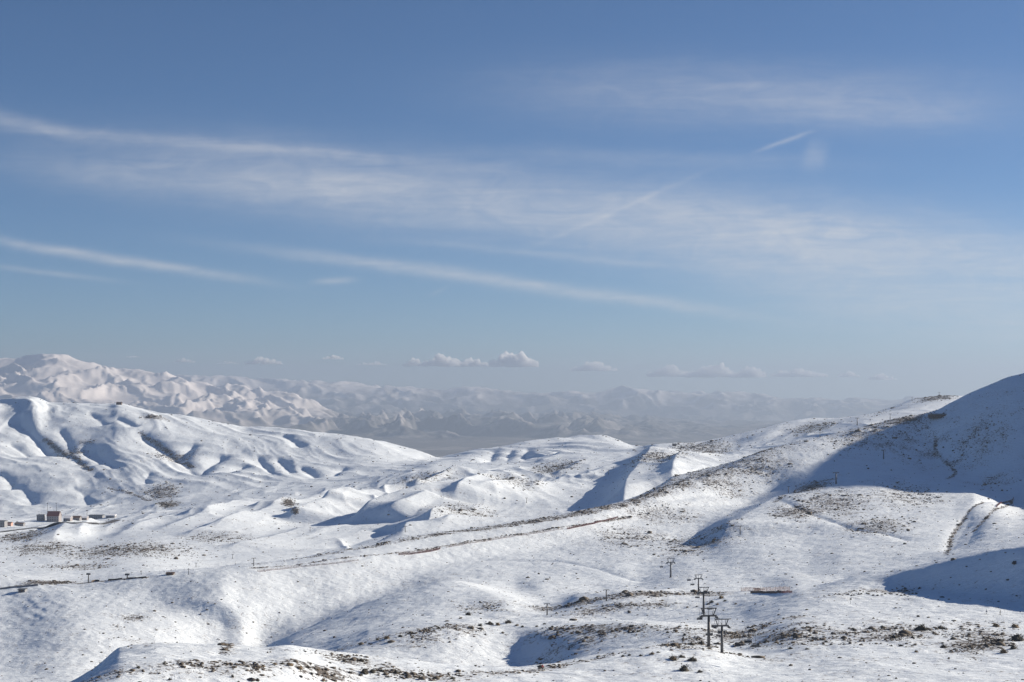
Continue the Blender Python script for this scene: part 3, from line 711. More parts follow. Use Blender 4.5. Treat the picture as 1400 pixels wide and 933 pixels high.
G1 = 'towers of the near chairlift'
main = []
for uv, hp, lab in [((987, 893), 48, 'nearest grey chairlift tower, lowest on the slope, with a wide frame on top'),
                    ((969, 885), 55, 'tall slender chairlift tower just left of and behind the nearest tower'),
                    ((962, 839), 37, 'third chairlift tower up the line, on the flat below the dark scrub bank'),
                    ((955, 812), 27, 'fourth chairlift tower, its foot just behind the top of the tower before it'),
                    ((917, 790), 27, 'lone chairlift tower on open snow, uphill and left of the four clustered towers')]:
    main.append(tower('chairlift_tower', uv, hp, lab, G1))
G2 = 'towers of the farther lifts'
for uv, hp, lab in [((829, 822), 20, 'lift tower standing at the tip of the small shaded ridge'),
                    ((748, 841), 20, 'lift tower on speckled snow, leftmost of the pair below the open slope'),
                    ((1208, 628), 16, 'lift tower alone high on the blue shaded mountain face'),
                    ((1143, 662), 20, 'lift tower at the lower edge of the mountain shadow'),
                    ((1078, 674), 11, 'short lift tower by the bend of the snow track above the scrub knoll'),
                    ((1012, 731), 15, 'lift tower in the blue diagonal shadow strip left of the scrub knoll'),
                    ((1172, 582), 13, 'lift tower on the skyline of the brown ridge where the shadow begins'),
                    ((1217, 574), 10, 'wide lift tower on the dark rocky crest left of the station'),
                    ((1121, 598), 8, 'small lift tower on the sunlit part of the brown ridge crest'),
                    ((1284, 543), 8, 'lift tower on the topmost white skyline hill, right one of two'),
                    ((1247, 549), 7, 'lift tower on the topmost white skyline hill, left one of two'),
                    ((906, 627), 10, 'lift tower above the twin bright spurs of the far hill'),
                    ((832, 649), 8, 'lift tower on the shadow streaked hill below the white dome'),
                    ((720, 688), 9, 'lift tower at the lower end of the dark straight cutting'),
                    ((622, 698), 9, 'lift tower on the pale hump in the middle valley'),
                    ((554, 728), 11, 'lift tower in the dappled hollow just above the brown ridge'),
                    ((424, 727), 8, 'lift tower on the pale ground left of the dark gullies'),
                    ((347, 774), 14, 'lift tower at the left end of the brown ridge'),
                    ((318, 764), 8, 'small red brown lift tower left of the brown ridge end'),
                    ((258, 786), 10, 'lift tower beside the dark hut on the left flat'),
                    ((268, 776), 8, 'thin lift tower behind the tower near the dark hut'),
                    ((193, 786), 7, 'faint thin lift tower above the long dark loading ramp'),
                    ((1022, 574+26), 6, 'tiny lift tower on the white skyline left of the brown ridge')]:
    tower('lift_tower', uv, hp, lab, G2, full=False, rz=line_dir * rnd.uniform(-1, 3), width=1.15)

# haul ropes and chairs of the near line
def top_point(tw, sx):
    t, p, h, w_ = tw
    c, s = math.cos(line_dir), math.sin(line_dir)
    return Vector((p[0] + sx * w_ * c, p[1] + sx * w_ * s, p[2] - 0.25 + h * 0.728))
order = sorted(main, key=lambda a: a[1][1])
def rope_pts(sx):
    pts = []
    st = top_point(order[0], sx)
    pts.append(Vector((st.x + 14, st.y - 75, height(st.x + 14, st.y - 75) + 10)))
    pts += [top_point(a, sx) for a in order]
    e = pts[-1]; d = (pts[-1] - pts[-2]).normalized()
    ex = e + Vector((-40, 170, 0)); ex.z = height(ex.x, ex.y) + 9
    pts.append(ex)
    out = []
    for a, b in zip(pts[:-1], pts[1:]):
        n = 14; L = (b - a).length
        for i in range(n):
            t = i / n; q = a.lerp(b, t); q.z -= 4 * t * (1 - t) * L * 0.012
            out.append(q)
    out.append(pts[-1]); return out
ropes = {}
for sx, lab in ((-1, 'thin steel haul rope on the left side of the near chairlift towers'), (1, 'thin steel haul rope on the right side of the near chairlift towers')):
    pts = rope_pts(sx); ropes[sx] = pts
    tag(MB().path(pts, 0.028, 5).build('haul_rope', 'dark_steel'), lab, 'cable', 'haul ropes of the near chairlift')

def make_chair(loc, label, rz):
    t = thing('lift_chair', loc, label, 'lift chair', 'chairs hanging on the near chairlift', rz)
    h = MB().tube((0, 0, 0.05), (0, 0, -0.35), 0.06).tube((0, 0, -0.35), (0, 0.35, -1.1), 0.045).tube((0, 0.35, -1.1), (0, 0.35, -2.0), 0.045)
    h.tube((-1.05, 0.35, -2.0), (1.05, 0.35, -2.0), 0.05).tube((-1.05, 0.35, -2.0), (-1.05, 0.25, -3.0), 0.04).tube((1.05, 0.35, -2.0), (1.05, 0.25, -3.0), 0.04)
    h.build('hanger', 'dark_steel', t)
    MB().box(0, -0.05, -2.98, 2.1, 0.55, 0.10).build('seat', 'seat', t)
    b = MB(); b.poly([(-1.05, 0.24, -2.9), (1.05, 0.24, -2.9), (1.05, 0.40, -2.3), (-1.05, 0.40, -2.3), (-1.05, 0.31, -2.9), (1.05, 0.31, -2.9), (1.05, 0.47, -2.3), (-1.05, 0.47, -2.3)],
                     [(0, 1, 2, 3), (5, 4, 7, 6), (0, 4, 5, 1), (3, 2, 6, 7), (0, 3, 7, 4), (1, 5, 6, 2)]).build('backrest', 'seat', t)
    MB().tube((-1.0, -0.45, -2.75), (1.0, -0.45, -2.75), 0.035).tube((-1.0, -0.45, -2.75), (-1.0, 0.3, -2.45), 0.03).tube((1.0, -0.45, -2.75), (1.0, 0.3, -2.45), 0.03).build('safety_bar', 'dark_steel', t)
    return t
def copy_tree(o, parent=None):
    c = o.copy(); COL.objects.link(c)
    if parent is not None: c.parent = parent
    for ch in [x for x in o.children]: copy_tree(ch, c)
    return c
proto = None
for sx, f, lab in [(-1, .10, 'empty dark lift chair on the left rope, nearest the viewer'), (1, .14, 'empty dark lift chair on the right rope in front of the nearest tower'),
                   (-1, .24, 'empty dark lift chair on the left rope between the two nearest towers'), (1, .27, 'empty lift chair on the right rope just past the nearest tower'), (1, .36, 'empty lift chair on the right rope, second past the nearest tower'),
                   (-1, .42, 'empty lift chair on the left rope level with the third tower'), (1, .47, 'empty lift chair on the right rope beyond the third tower'), (-1, .55, 'empty lift chair on the left rope before the fourth tower'),
                   (1, .60, 'empty lift chair on the right rope near the fourth tower'), (-1, .68, 'empty lift chair on the left rope between the fourth tower and the lone tower'), (1, .74, 'empty lift chair on the right rope below the lone tower'), (1, .86, 'empty lift chair on the right rope uphill of the lone tower')]:
    pts = ropes[sx]; q = pts[int(f * (len(pts) - 1))]
    if proto is None: proto = o = make_chair(q, lab, line_dir)
    else: o = copy_tree(proto); o.location = q
    o['label'] = lab; o.rotation_euler = (0, 0, line_dir + (math.pi if sx < 0 else 0))

# ------------------------------------------------------------------ buildings
def house(name, u, v, wpx, wallpx, roofpx, depth, wall, roof, label, cat='house', group=None, gable=True, wins=3, rz=0.0, y=None):
    p = hit(u, v); s = p[1] / FPX
    if group == GV: s *= 0.86
    W, Hh, R, D = wpx * s, wallpx * s, roofpx * s, depth
    t = thing(name, tuple(p - (0, 0, 0.6)), label, cat, group, rz)
    wl = MB().box(0, 0, Hh / 2, W, D, Hh)
    if gable:
        wl.poly([(-W / 2, -D / 2, Hh), (-W / 2, D / 2, Hh), (-W / 2, 0, Hh + R * 0.96), (W / 2, -D / 2, Hh), (W / 2, D / 2, Hh), (W / 2, 0, Hh + R * 0.96)], [(0, 2, 1), (3, 4, 5)])
    wl.build('wall', wall, t)
    o = 0.5
    r = MB()
    if gable:
        a = [(-W / 2 - o, -D / 2 - o, Hh - 0.2), (W / 2 + o, -D / 2 - o, Hh - 0.2), (W / 2 + o, 0, Hh + R), (-W / 2 - o, 0, Hh + R), (W / 2 + o, D / 2 + o, Hh - 0.2), (-W / 2 - o, D / 2 + o, Hh - 0.2)]
        a += [(x, y_, z + 0.3) for x, y_, z in a]
        r.poly(a, [(0, 3, 2, 1), (2, 3, 5, 4), (6, 7, 8, 9), (8, 10, 11, 9), (0, 1, 7, 6), (4, 5, 11, 10), (0, 6, 9, 3), (3, 9, 11, 5), (1, 2, 8, 7), (2, 4, 10, 8)])
    else:
        r.box(0, 0, Hh + 0.2 + R / 2, W + 2 * o, D + 2 * o, max(R, 0.4))
    rf = r.build('roof', roof, t)
    nst = max(1, int(Hh / 3.2))
    for k in range(nst):
        for i in range(wins):
            x = (-0.5 + (i + 0.5) / wins) * W
            MB().box(x, -D / 2 - 0.04, 1.7 + k * 3.0, min(1.5, W / wins * 0.5), 0.14, 1.3).build('window', 'glass', t)
    if wins: MB().box(W * 0.5 - W / max(wins, 1) * 0.95, -D / 2 - 0.05, 1.1, 1.1, 0.16, 2.2).build('door', 'wood', t)
    return t, p, (W, D, Hh, R)
GV = 'buildings of the resort village'
house('resort_house', 74, 713, 19, 9.5, 7, 16, 'plaster', 'red_roof', 'large pale house with a steep red gabled roof, tallest in the village', group=GV, wins=5)
house('resort_house', 56, 712, 10, 9.5, 0.6, 12, 'stone_wall', 'grey_roof', 'dark grey flat roofed block just left of the red roofed house', 'building', GV, False, 3)
house('resort_house', 93, 712, 11, 5, 3, 12, 'plaster', 'snowcap', 'small white walled house right beside the red roofed house', 'house', GV, True, 3)
house('resort_house', 105, 711.5, 12, 4.5, 3, 12, 'stone_wall', 'brown_roof', 'low brown roofed house in the middle of the village row', 'house', GV, True, 4)
house('resort_house', 116, 711, 9, 4.5, 2, 10, 'plaster', 'snowcap', 'little pale house at the foot of the thin mast', 'house', GV, True, 2)
house('long_shed', 132, 710, 22, 6, 1.2, 14, 'stone_wall', 'grey_roof', 'long dark low shed at the right end of the village', 'shed', GV, False, 6)
house('long_shed', 152, 708, 14, 4, 1.0, 12, 'stone_wall', 'snowcap', 'short dark shed, last and rightmost of the village', 'shed', GV, False, 3)
house('resort_house', 3, 721, 12, 10, 1.0, 14, 'stone_wall', 'grey_roof', 'blue grey block cut by the left edge of the picture', 'building', GV, False, 4)
house('resort_house', 13, 719, 8, 5, 1.5, 10, 'pink', 'brown_roof', 'salmon coloured little house right of the grey block at the left edge', 'house', GV, True, 2)
house('long_shed', 27, 719, 14, 4, 1.5, 9, 'stone_wall', 'brown_roof', 'low brown shed between the salmon house and the dark flat roofed block', 'shed', GV, True, 3)
def mast(u, v, hpx, label, r=0.35, arms=2):
    p = hit(u, v); h = hpx * p[1] / FPX
    t = thing('tall_mast', tuple(p - (0, 0, 0.3)), label, 'mast', 'masts on the left flat')
    MB().tube((0, 0, 0), (0, 0, h), r, r * 0.55, 8).build('pole', 'steel', t)
    MB().box(0, 0, h, r * 5, r * 3, r * 2).build('lamp_head', 'dark_steel', t)
mast(65, 711, 23, 'tall thin mast left of the red roofed house', 0.45); mast(77, 706, 18, 'tall thin mast behind the red roof', 0.45); mast(119, 711, 13, 'thin mast at the right end of the village houses', 0.5)
mast(121, 797.5, 13, 'thick dark mast at the end of the dark bank on the left flat', 0.55)
mast(174, 791, 6, 'short dark mast at the left end of the loading ramp', 0.6)
p = hit(1281, 570)
house('lift_station', 1281, 571, 20, 4.5, 1.2, 14, 'wood', 'grey_roof', 'dark long lift station on the shaded mountain crest', 'lift station', None, False, 5)
house('mountain_hut', 163, 553.5, 7, 2.4, 1.6, 9, 'wood', 'brown_roof', 'tiny dark hut on the crest of the white hill', 'hut', None, True, 2)
house('mountain_hut', 233, 786, 9, 2.8, 1.6, 5, 'wood', 'brown_roof', 'small dark hut on the left flat beside a lift tower', 'hut', None, True, 2)
house('mountain_hut', 31, 809, 9, 4.0, 0.8, 5, 'stone_wall', 'grey_roof', 'grey block hut below the dark wall at the left edge', 'hut', None, False, 2)
house('mountain_hut', 1035, 808, 6, 3.6, 1.0, 3, 'wood', 'brown_roof', 'little dark ticket hut behind the brown snow barrier', 'hut', None, True, 1)
house('mountain_hut', 922, 610, 5, 2.5, 1.2, 8, 'wood', 'grey_roof', 'tiny dark hut on the white skyline right of the dome', 'hut', None, True, 1)

# ------------------------------------------------------------------ fences, barriers, ramps
def fence(name, uv, hgt, mat, label, cat, step=6.0, posts=8, group=None, zoff=0.0):
    w = resample(np.array([hit(u, v) for u, v in uv]), step)
    for q in w: q[2] = height(q[0], q[1]) + zoff
    c = w.mean(0); t = thing(name, tuple(c), label, cat, group)
    b = MB(); v = []; f = []; n = len(w); th = 0.05
    for i, q in enumerate(w):
        d = w[min(i + 1, n - 1)] - w[max(i - 1, 0)]; nx, ny = -d[1], d[0]; L = math.hypot(nx, ny) or 1; nx, ny = nx / L * th, ny / L * th
        hh = hgt * (1 + 0.10 * math.sin(i * 1.7))
        for (sx, z) in ((1, -0.2), (1, hh), (-1, hh), (-1, -0.2)): v.append((q[0] - c[0] + sx * nx, q[1] - c[1] + sx * ny, q[2] - c[2] + z))
    for i in range(n - 1):
        for k in range(4): f.append((4 * i + k, 4 * i + (k + 1) % 4, 4 * i + 4 + (k + 1) % 4, 4 * i + 4 + k))
    f += [(0, 1, 2, 3), (4 * n - 1, 4 * n - 2, 4 * n - 3, 4 * n - 4)]
    b.poly(v, f).build('netting' if 'net' in mat else 'panel', mat, t)
    base = None
    for k in range(posts):
        q = w[int(k * (n - 1) / max(posts - 1, 1))]
        if base is None:
            base = o = MB().tube((0, 0, -0.3), (0, 0, hgt * 1.25), 0.06, None, 6).build('post', 'dark_steel', t)
        else:
            o = base.copy(); COL.objects.link(o); o.parent = t
        o.location = tuple(np.array(q) - c)
    return t
GF = 'safety nets along the ski runs'
fence('safety_fence', [(352,782),(400,777),(450,772),(490,767)], 1.3, 'faded_net', 'faded pink safety net along the lower edge of the piste, leftmost stretch', 'fence', posts=12, group=GF)
fence('safety_fence', [(545,759),(572,757),(602,751)], 1.6, 'net', 'dark red safety net where the piste bends in the middle of the slope', 'fence', posts=8, group=GF)
fence('safety_fence', [(610,749),(660,741),(710,733),(770,724)], 0.9, 'faded_net', 'long faded safety net along the piste between the two red stretches', 'fence', posts=14, group=GF)
fence('safety_fence', [(775,724),(800,719),(830,712),(845,708)], 1.5, 'net', 'red safety net high on the piste below the brown ridge', 'fence', posts=8, group=GF)
fence('safety_fence', [(1362,694),(1372,689),(1386,682)], 1.8, 'net', 'red safety net beside the curved snow road under the shaded mountain', 'fence', posts=6, group=GF)
fence('safety_fence', [(1013,808.5),(1045,808.5),(1080,808)], 1.9, 'faded_net', 'pale see through looking net behind the brown snow barrier', 'fence', step=3, posts=8, group=GF)
fence('snow_barrier', [(1026,811.5),(1052,811.5),(1068,811)], 1.1, 'brown_net', 'low brown board barrier below the pale net on the flat', 'barrier', step=3, posts=5)
fence('snow_barrier', [(1068,811),(1083,810.5)], 1.0, 'net', 'low red barrier joined to the right end of the brown boards', 'barrier', step=3, posts=4)
fence('retaining_wall', [(0,806),(25,803.5),(52,801)], 1.1, 'stone_wall', 'long dark low wall at the left edge of the flat', 'wall', step=5, posts=0)
fence('loading_ramp', [(148,793.5),(158,793),(167,792)], 0.9, 'wood', 'short dark loading ramp left of the short mast', 'ramp', step=3, posts=0)
fence('loading_ramp', [(175,791.5),(188,791),(200,790)], 0.9, 'wood', 'long dark loading ramp right of the short mast', 'ramp', step=3, posts=0)
fence('snow_fence', [(125,796),(131,794.5),(136,795)], 1.0, 'wood', 'small broken snow fence beside the thick dark mast', 'fence', step=2, posts=5)
# a marker pole and its board by the lower piste
p = hit(1163, 826); t = thing('marker_pole', tuple(p), 'dark marker pole with a small board on the snow left of the lower piste', 'pole')
MB().tube((0, 0, -0.3), (0, 0, 2.4), 0.06).build('post', 'dark_steel', t); MB().box(0, -0.08, 2.0, 0.7, 0.06, 0.6).build('board', 'dark_steel', t)
# road below the village
w = resample(np.array([hit(u, v) for u, v in [(-60,735),(0,728),(50,722),(103,716),(160,712)]]), 15)
v = []; f = []
for i, q in enumerate(w):
    d = w[min(i + 1, len(w) - 1)] - w[max(i - 1, 0)]; L = math.hypot(d[0], d[1]); nx, ny = -d[1] / L * 6, d[0] / L * 6
    zz = max(height(q[0] + nx * k, q[1] + ny * k) for k in (-1, 0, 1)) + 0.35
    for sx in (-1, 1): v.append((q[0] + sx * nx, q[1] + sx * ny, zz)); v.append((q[0] + sx * nx * 1.3, q[1] + sx * ny * 1.3, zz - 1.6))
for i in range(len(w) - 1):
    a, b = 4 * i, 4 * i + 4
    f += [(a, b, b + 2, a + 2), (a + 1, b + 1, b, a), (a + 2, b + 2, b + 3, a + 3)]
o = MB().poly(v, f).build('road', plain_mat('wet_asphalt', (0.07, 0.07, 0.075), 0.8)); o['kind'] = 'structure'

# ------------------------------------------------------------------ skiers
def person(uv, label, jacket, lean=0.0, rz=0.0):
    p = hit(*uv)
    t = thing('person', tuple(p), label, 'person', 'skiers on the slopes', rz)
    J = {'pel': (0, 0, .92), 'chest': (0, -.10 - lean, 1.30), 'neck': (0, -.14 - lean, 1.48), 'head': (0, -.17 - lean, 1.60), 'top': (0, -.17 - lean, 1.72)}
    vs = [J['pel'], J['chest'], J['neck'], J['head'], J['top']]; rs = [.16, .19, .065, .10, .075]; es = [(0, 1), (1, 2), (2, 3), (3, 4)]
    for s in (-1, 1):
        b = len(vs); vs += [(s * .11, 0, .86), (s * .13, -.14, .48), (s * .13, -.02, .10), (s * .13, -.14, .05)]; rs += [.11, .075, .055, .05]; es += [(0, b), (b, b + 1), (b + 1, b + 2), (b + 2, b + 3)]
        b = len(vs); vs += [(s * .21, -.10 - lean, 1.38), (s * .30, -.12 - lean, 1.10), (s * .27, -.36 - lean, 1.02), (s * .27, -.43 - lean, 1.02)]; rs += [.075, .055, .045, .045]; es += [(1, b), (b, b + 1), (b + 1, b + 2), (b + 2, b + 3)]
    me = bpy.data.meshes.new('body'); me.from_pydata(vs, es, []); o = bpy.data.objects.new('body', me); COL.objects.link(o)
    m = o.modifiers.new('skin', 'SKIN'); sv = me.skin_vertices[0].data
    for i, r in enumerate(rs): sv[i].radius = (r, r)
    sv[0].use_root = True
    o.modifiers.new('sub', 'SUBSURF').levels = 1
    dg = bpy.context.evaluated_depsgraph_get(); ev = o.evaluated_get(dg); me2_ = bpy.data.meshes.new_from_object(ev)
    bpy.data.objects.remove(o); me2_.name = 'body'
    me2_.materials.clear()
    for k in (jacket, 'trousers', 'skin'): me2_.materials.append(M[k])
    for q in me2_.polygons:
        z = q.center.z; q.material_index = 2 if z > 1.50 else (1 if z < .93 and abs(q.center.x) < .22 else 0); q.use_smooth = True
    o = bpy.data.objects.new('body', me2_); COL.objects.link(o); o.parent = t
    me3 = lump('helmet', .135, .15, .14, 3, 2, .02, 1, 0.1); me3.materials.append(M['helmet']); h = bpy.data.objects.new('helmet', me3); COL.objects.link(h); h.parent = t; h.location = (0, -.16 - lean, 1.66)
    for s in (-1, 1):
        MB().box(s * .13, -.1, .02, .10, 1.65, .03).build('ski', 'ski', t)
        MB().tube((s * .29, -.45 - lean, 1.1), (s * .40, -.2, .02), .012, None, 5).build('ski_pole', 'dark_steel', t)
for uv, lab, j, ln, r in [((1348, 840), 'skier in dark blue on the lower piste at the edge of the shadow', 'jacket_blue', .08, 1.2), ((1367, 841), 'skier in black right of the blue skier on the lower piste', 'jacket_black', .04, 1.0),
                          ((741, 917), 'skier in a red jacket on the snow in the shaded hollow, bottom centre', 'jacket_red', .1, 1.8), ((791, 716), 'skier in red, left of a pair on the piste below the brown ridge', 'jacket_red', .05, 1.5),
                          ((798, 715), 'skier in black, right of a pair on the piste below the brown ridge', 'jacket_black', .05, 1.5), ((743, 727), 'skier in dark blue alone on the piste above the long faded net', 'jacket_blue', .05, 1.5),
                          ((1385, 692), 'skier in red on the curved snow road beside the red net', 'jacket_red', .05, .5)]:
    person(uv, lab, j, ln, r)

# ------------------------------------------------------------------ shrubs and rocks
def bush_mesh(seed):
    """A low juniper: a ragged mound of twig-sized blades round a dark core."""
    r = np.random.RandomState(seed); v = []; f = []
    core = lump('core', .42, .42, .5, seed, 2, .3, 1.8, .1)
    v = [tuple(q.co) for q in core.vertices]; f = [tuple(q.vertices) for q in core.polygons]
    for _ in range(170):
        a, e = r.uniform(0, 2 * math.pi), math.asin(r.uniform(0.0, 1.0)); rad = r.uniform(.30, .52)
        d = np.array([math.cos(a) * math.cos(e), math.sin(a) * math.cos(e), math.sin(e) * 1.05]); c = d * rad * (1 + .25 * math.sin(3 * a + seed))
        t1 = r.normal(size=3); t1 /= np.linalg.norm(t1); tip = c + d * r.uniform(.06, .2) + r.normal(size=3) * .03
        b = len(v); v += [tuple(c - t1 * .05), tuple(c + t1 * .05), tuple(tip)]; f.append((b, b + 1, b + 2))
    me = bpy.data.meshes.new('low_shrub'); me.from_pydata(v, [], f); me.update(); bpy.data.meshes.remove(core); return me
bushes = []
for i in range(6):
    me = bush_mesh(20 + i); me.materials.append(M['shrub' if i % 3 else 'dry']); bushes.append(me)
rocks = []
for i in range(6):
    me = lump('boulder', .5, .42, .42, 60 + i, 3, .42, 1.3, .15); me.materials.append(M['rock']); rocks.append(me)
def place(kind, u, v, wpx, label, group, tall=1.0, cat=None):
    p = hit(u, v); s = 0.82 * wpx * p[1] / FPX
    me = rnd.choice(bushes if kind == 'low_shrub' else rocks)
    o = bpy.data.objects.new(kind, me); COL.objects.link(o)
    o.location = (p[0], p[1], height(p[0], p[1]) - 0.06 * s); o.rotation_euler = (rnd.uniform(-.1, .1), rnd.uniform(-.1, .1), rnd.uniform(0, 6.28))
    o.scale = (s * rnd.uniform(.85, 1.1), s * rnd.uniform(.75, 1.05), s * rnd.uniform(.65, .95) * tall)
    tag(o, label, cat or ('shrub' if kind == 'low_shrub' else 'rock'), group)
    return o
for u, v, w_, lab in [(1031,857,10,'rounded dark boulder alone on white snow right of the nearest lift tower'), (343,930,15,'large dark boulder on the near ridge at the bottom edge of the picture'),
                      (1387,770,12,'long dark boulder high on the shaded spur at the right edge'), (1378,793,7,'small dark boulder lower on the shaded spur at the right edge'), (1012,883,20,'broad flat topped dark rock right of the foot of the nearest lift tower'),
                      (611,850,9,'single dark boulder above the crest of the shaded hollow'), (934,874,8,'round dark boulder in the small shaded hollow left of the tall slender tower'), (1288,817,7,'dark boulder near the left end of the shadow under the spur'), (1257,805,7,'dark boulder on the tip of the bright tongue under the spur')]:
    place('boulder', u, v, w_, lab, None)
for u, v, w_, lab in [(1392,876,25,'biggest dark shrub, at the right edge of the picture'), (1388,858,16,'dark shrub at the right edge just above the biggest shrub'), (1372,893,16,'dark shrub low at the right edge, lowest of the shrubs there'), (1386,887,15,'dark shrub between the biggest shrub and the lowest one at the right edge'),
                      (1367,877,13,'dark shrub just left of the biggest shrub at the right edge'), (1362,857,14,'dark shrub left of the upper shrub at the right edge'), (1260,862,22,'wide dark shrub in the middle of the lower right flat'), (1287,860,16,'dark shrub right beside the wide shrub of the lower right flat'),
                      (1222,873,18,'dark shrub with snow round it, lower left of the wide shrub'), (1290,886,14,'lone dark shrub below the wide shrub of the lower right flat')]:
    place('low_shrub', u, v, w_, lab, None)
def many(kind, spots, label, group, wr, jit=0.0, tall=1.0):
    for s in spots:
        u, v = s[0] + rnd.uniform(-jit, jit), s[1] + rnd.uniform(-jit, jit) * 0.35
        place(kind, u, v, s[2] if len(s) > 2 else rnd.uniform(*wr), label, group, tall)
many('boulder', [(136,866),(149,874),(162,872),(180,871),(191,874),(226,845),(254,843),(274,840),(283,834),(285,854),(303,820),(325,822),(317,837),(244,819),(262,818),(261,891),(337,866),(340,888),(322,796),(382,838),(170,858),(214,862),(240,872),(208,880),(150,885),(135,878)],
     'small dark stone on the bright open snowfield left of the gully', 'stones on the bright snowfield', (2.5, 4.5))
many('boulder', [(306 + rnd.gauss(0, 5), 884 + rnd.gauss(0, 7)) for _ in range(22)], 'small stone in the stony streak at the foot of the bright snowfield', 'stones of the stony streak', (2, 4.5))
many('low_shrub', [(180,917),(190,914),(225,909,8),(248,909),(272,911),(300,912),(325,933),(360,911,8),(374,908,9),(386,909,9),(398,909,14),(410,914,12),(420,913,9),(432,916,8),(445,930,9),(230,929,7),(320,925),(355,930,10),(412,925),(428,922)],
     'dark low shrub on the near snow ridge along the bottom left edge', 'shrubs of the near snow ridge', (5, 8), 3)
many('low_shrub', [(450,908),(474,905),(492,905,13),(480,921),(500,920,18),(512,920,12),(524,919,10),(540,920,13),(495,924,9),(552,924),(575,926),(600,926,9),(616,929,10),(590,931)],
     'dark shrub in the scrubby patch at bottom centre left of the shaded hollow', 'shrubs of the bottom centre patch', (5, 9), 3)
many('low_shrub', [(505,881),(517,876,8),(530,873,13),(545,870,8),(565,867,10),(584,863),(602,860,9),(622,859),(640,858),(655,857,9),(672,855,14),(682,854,10),(692,853,13),(704,856,8),(716,858),(640,842,12),(632,845,7),(664,868),(690,866)],
     'dark shrub on the crest above the wide shaded hollow', 'shrubs on the crest of the shaded hollow', (4, 7), 3)
many('low_shrub', [(u, 860 + rnd.uniform(-6, 8)) for u in range(730, 940, 9)], 'small dark shrub on the speckled bank between the hollow and the lift towers', 'shrubs of the speckled bank', (4, 8), 4)
many('low_shrub', [(922,902,17),(930,899,12),(948,904,17),(935,917,20),(955,919,10),(945,882,13),(958,881,13),(972,882,9),(938,869,8),(926,865,7),(968,887,8),(851,898,8),(862,897,7),(877,897,8),(890,895,9),(902,893,7),(916,889,6)],
     'dark shrub in the thick scrub at the foot of the two nearest towers', 'shrubs at the foot of the nearest towers', (6, 9), 2)
many('low_shrub', [(985,819,11),(976,824,8),(978,828,8),(970,827,7),(994,822,7),(1005,827,6),(955,829,5),(940,830,5),(925,826,6),(905,822,5),(880,822,5),(860,825,5),(842,828,5),(822,830,5),(792,833,5),(775,837,4)],
     'dark shrub on the scrub bank behind the third chairlift tower', 'shrubs of the bank behind the third tower', (4, 7), 3)
many('low_shrub', [(rnd.uniform(1040, 1345), rnd.choice((858, 861, 865, 870, 876, 881, 889)) + rnd.uniform(-3, 3)) for _ in range(46)], 'small dark shrub scattered over the white flat at lower right', 'shrubs scattered on the lower right flat', (3.5, 9), 0)
many('low_shrub', [(1158 + i * 5.2, 813.5 + 1.2 * math.sin(i), 5) for i in range(19)], 'dark shrub in the row on the shaded bank below the spur', 'shrub row on the bank below the spur', (4, 7), 1.5)
many('boulder', [(1365,823),(1269,816),(1306,915),(1317,921),(1375,756),(1340,765),(1322,775),(1355,782),(1300,790),(1312,800),(1348,806),(1390,815)], 'small dark stone on the shaded spur and snow at far right', 'stones of the shaded spur', (3, 6))
many('low_shrub', [(398 + rnd.gauss(0, 5), 689 + rnd.gauss(0, 6)) for _ in range(16)], 'dark thicket shrub on the little pale knoll of the middle valley', 'shrubs of the middle valley knoll', (2, 4.2), 0, 0.7)
many('low_shrub', [(1092,685,6),(1098,686,7),(1086,683,5),(1104,687,4),(1080,680,4)], 'dark shrub clump in the bend of the snow track', 'shrubs in the track bend', (3, 6))

many('boulder', [(1195,590),(1165,603),(1160,609),(1185,637),(1187,641),(1235,622),(1242,627),(1318,605),(1328,612),(1350,606),(1361,603),(1300,600),(1255,590),(1252,583),(1395,657),(1370,671),(1377,671),(1132,622),(1141,607),(1337,618),(1290,612),(1226,599)],
     'small dark rock on the blue shaded face of the right mountain', 'rocks on the shaded mountain face', (3, 5.5))
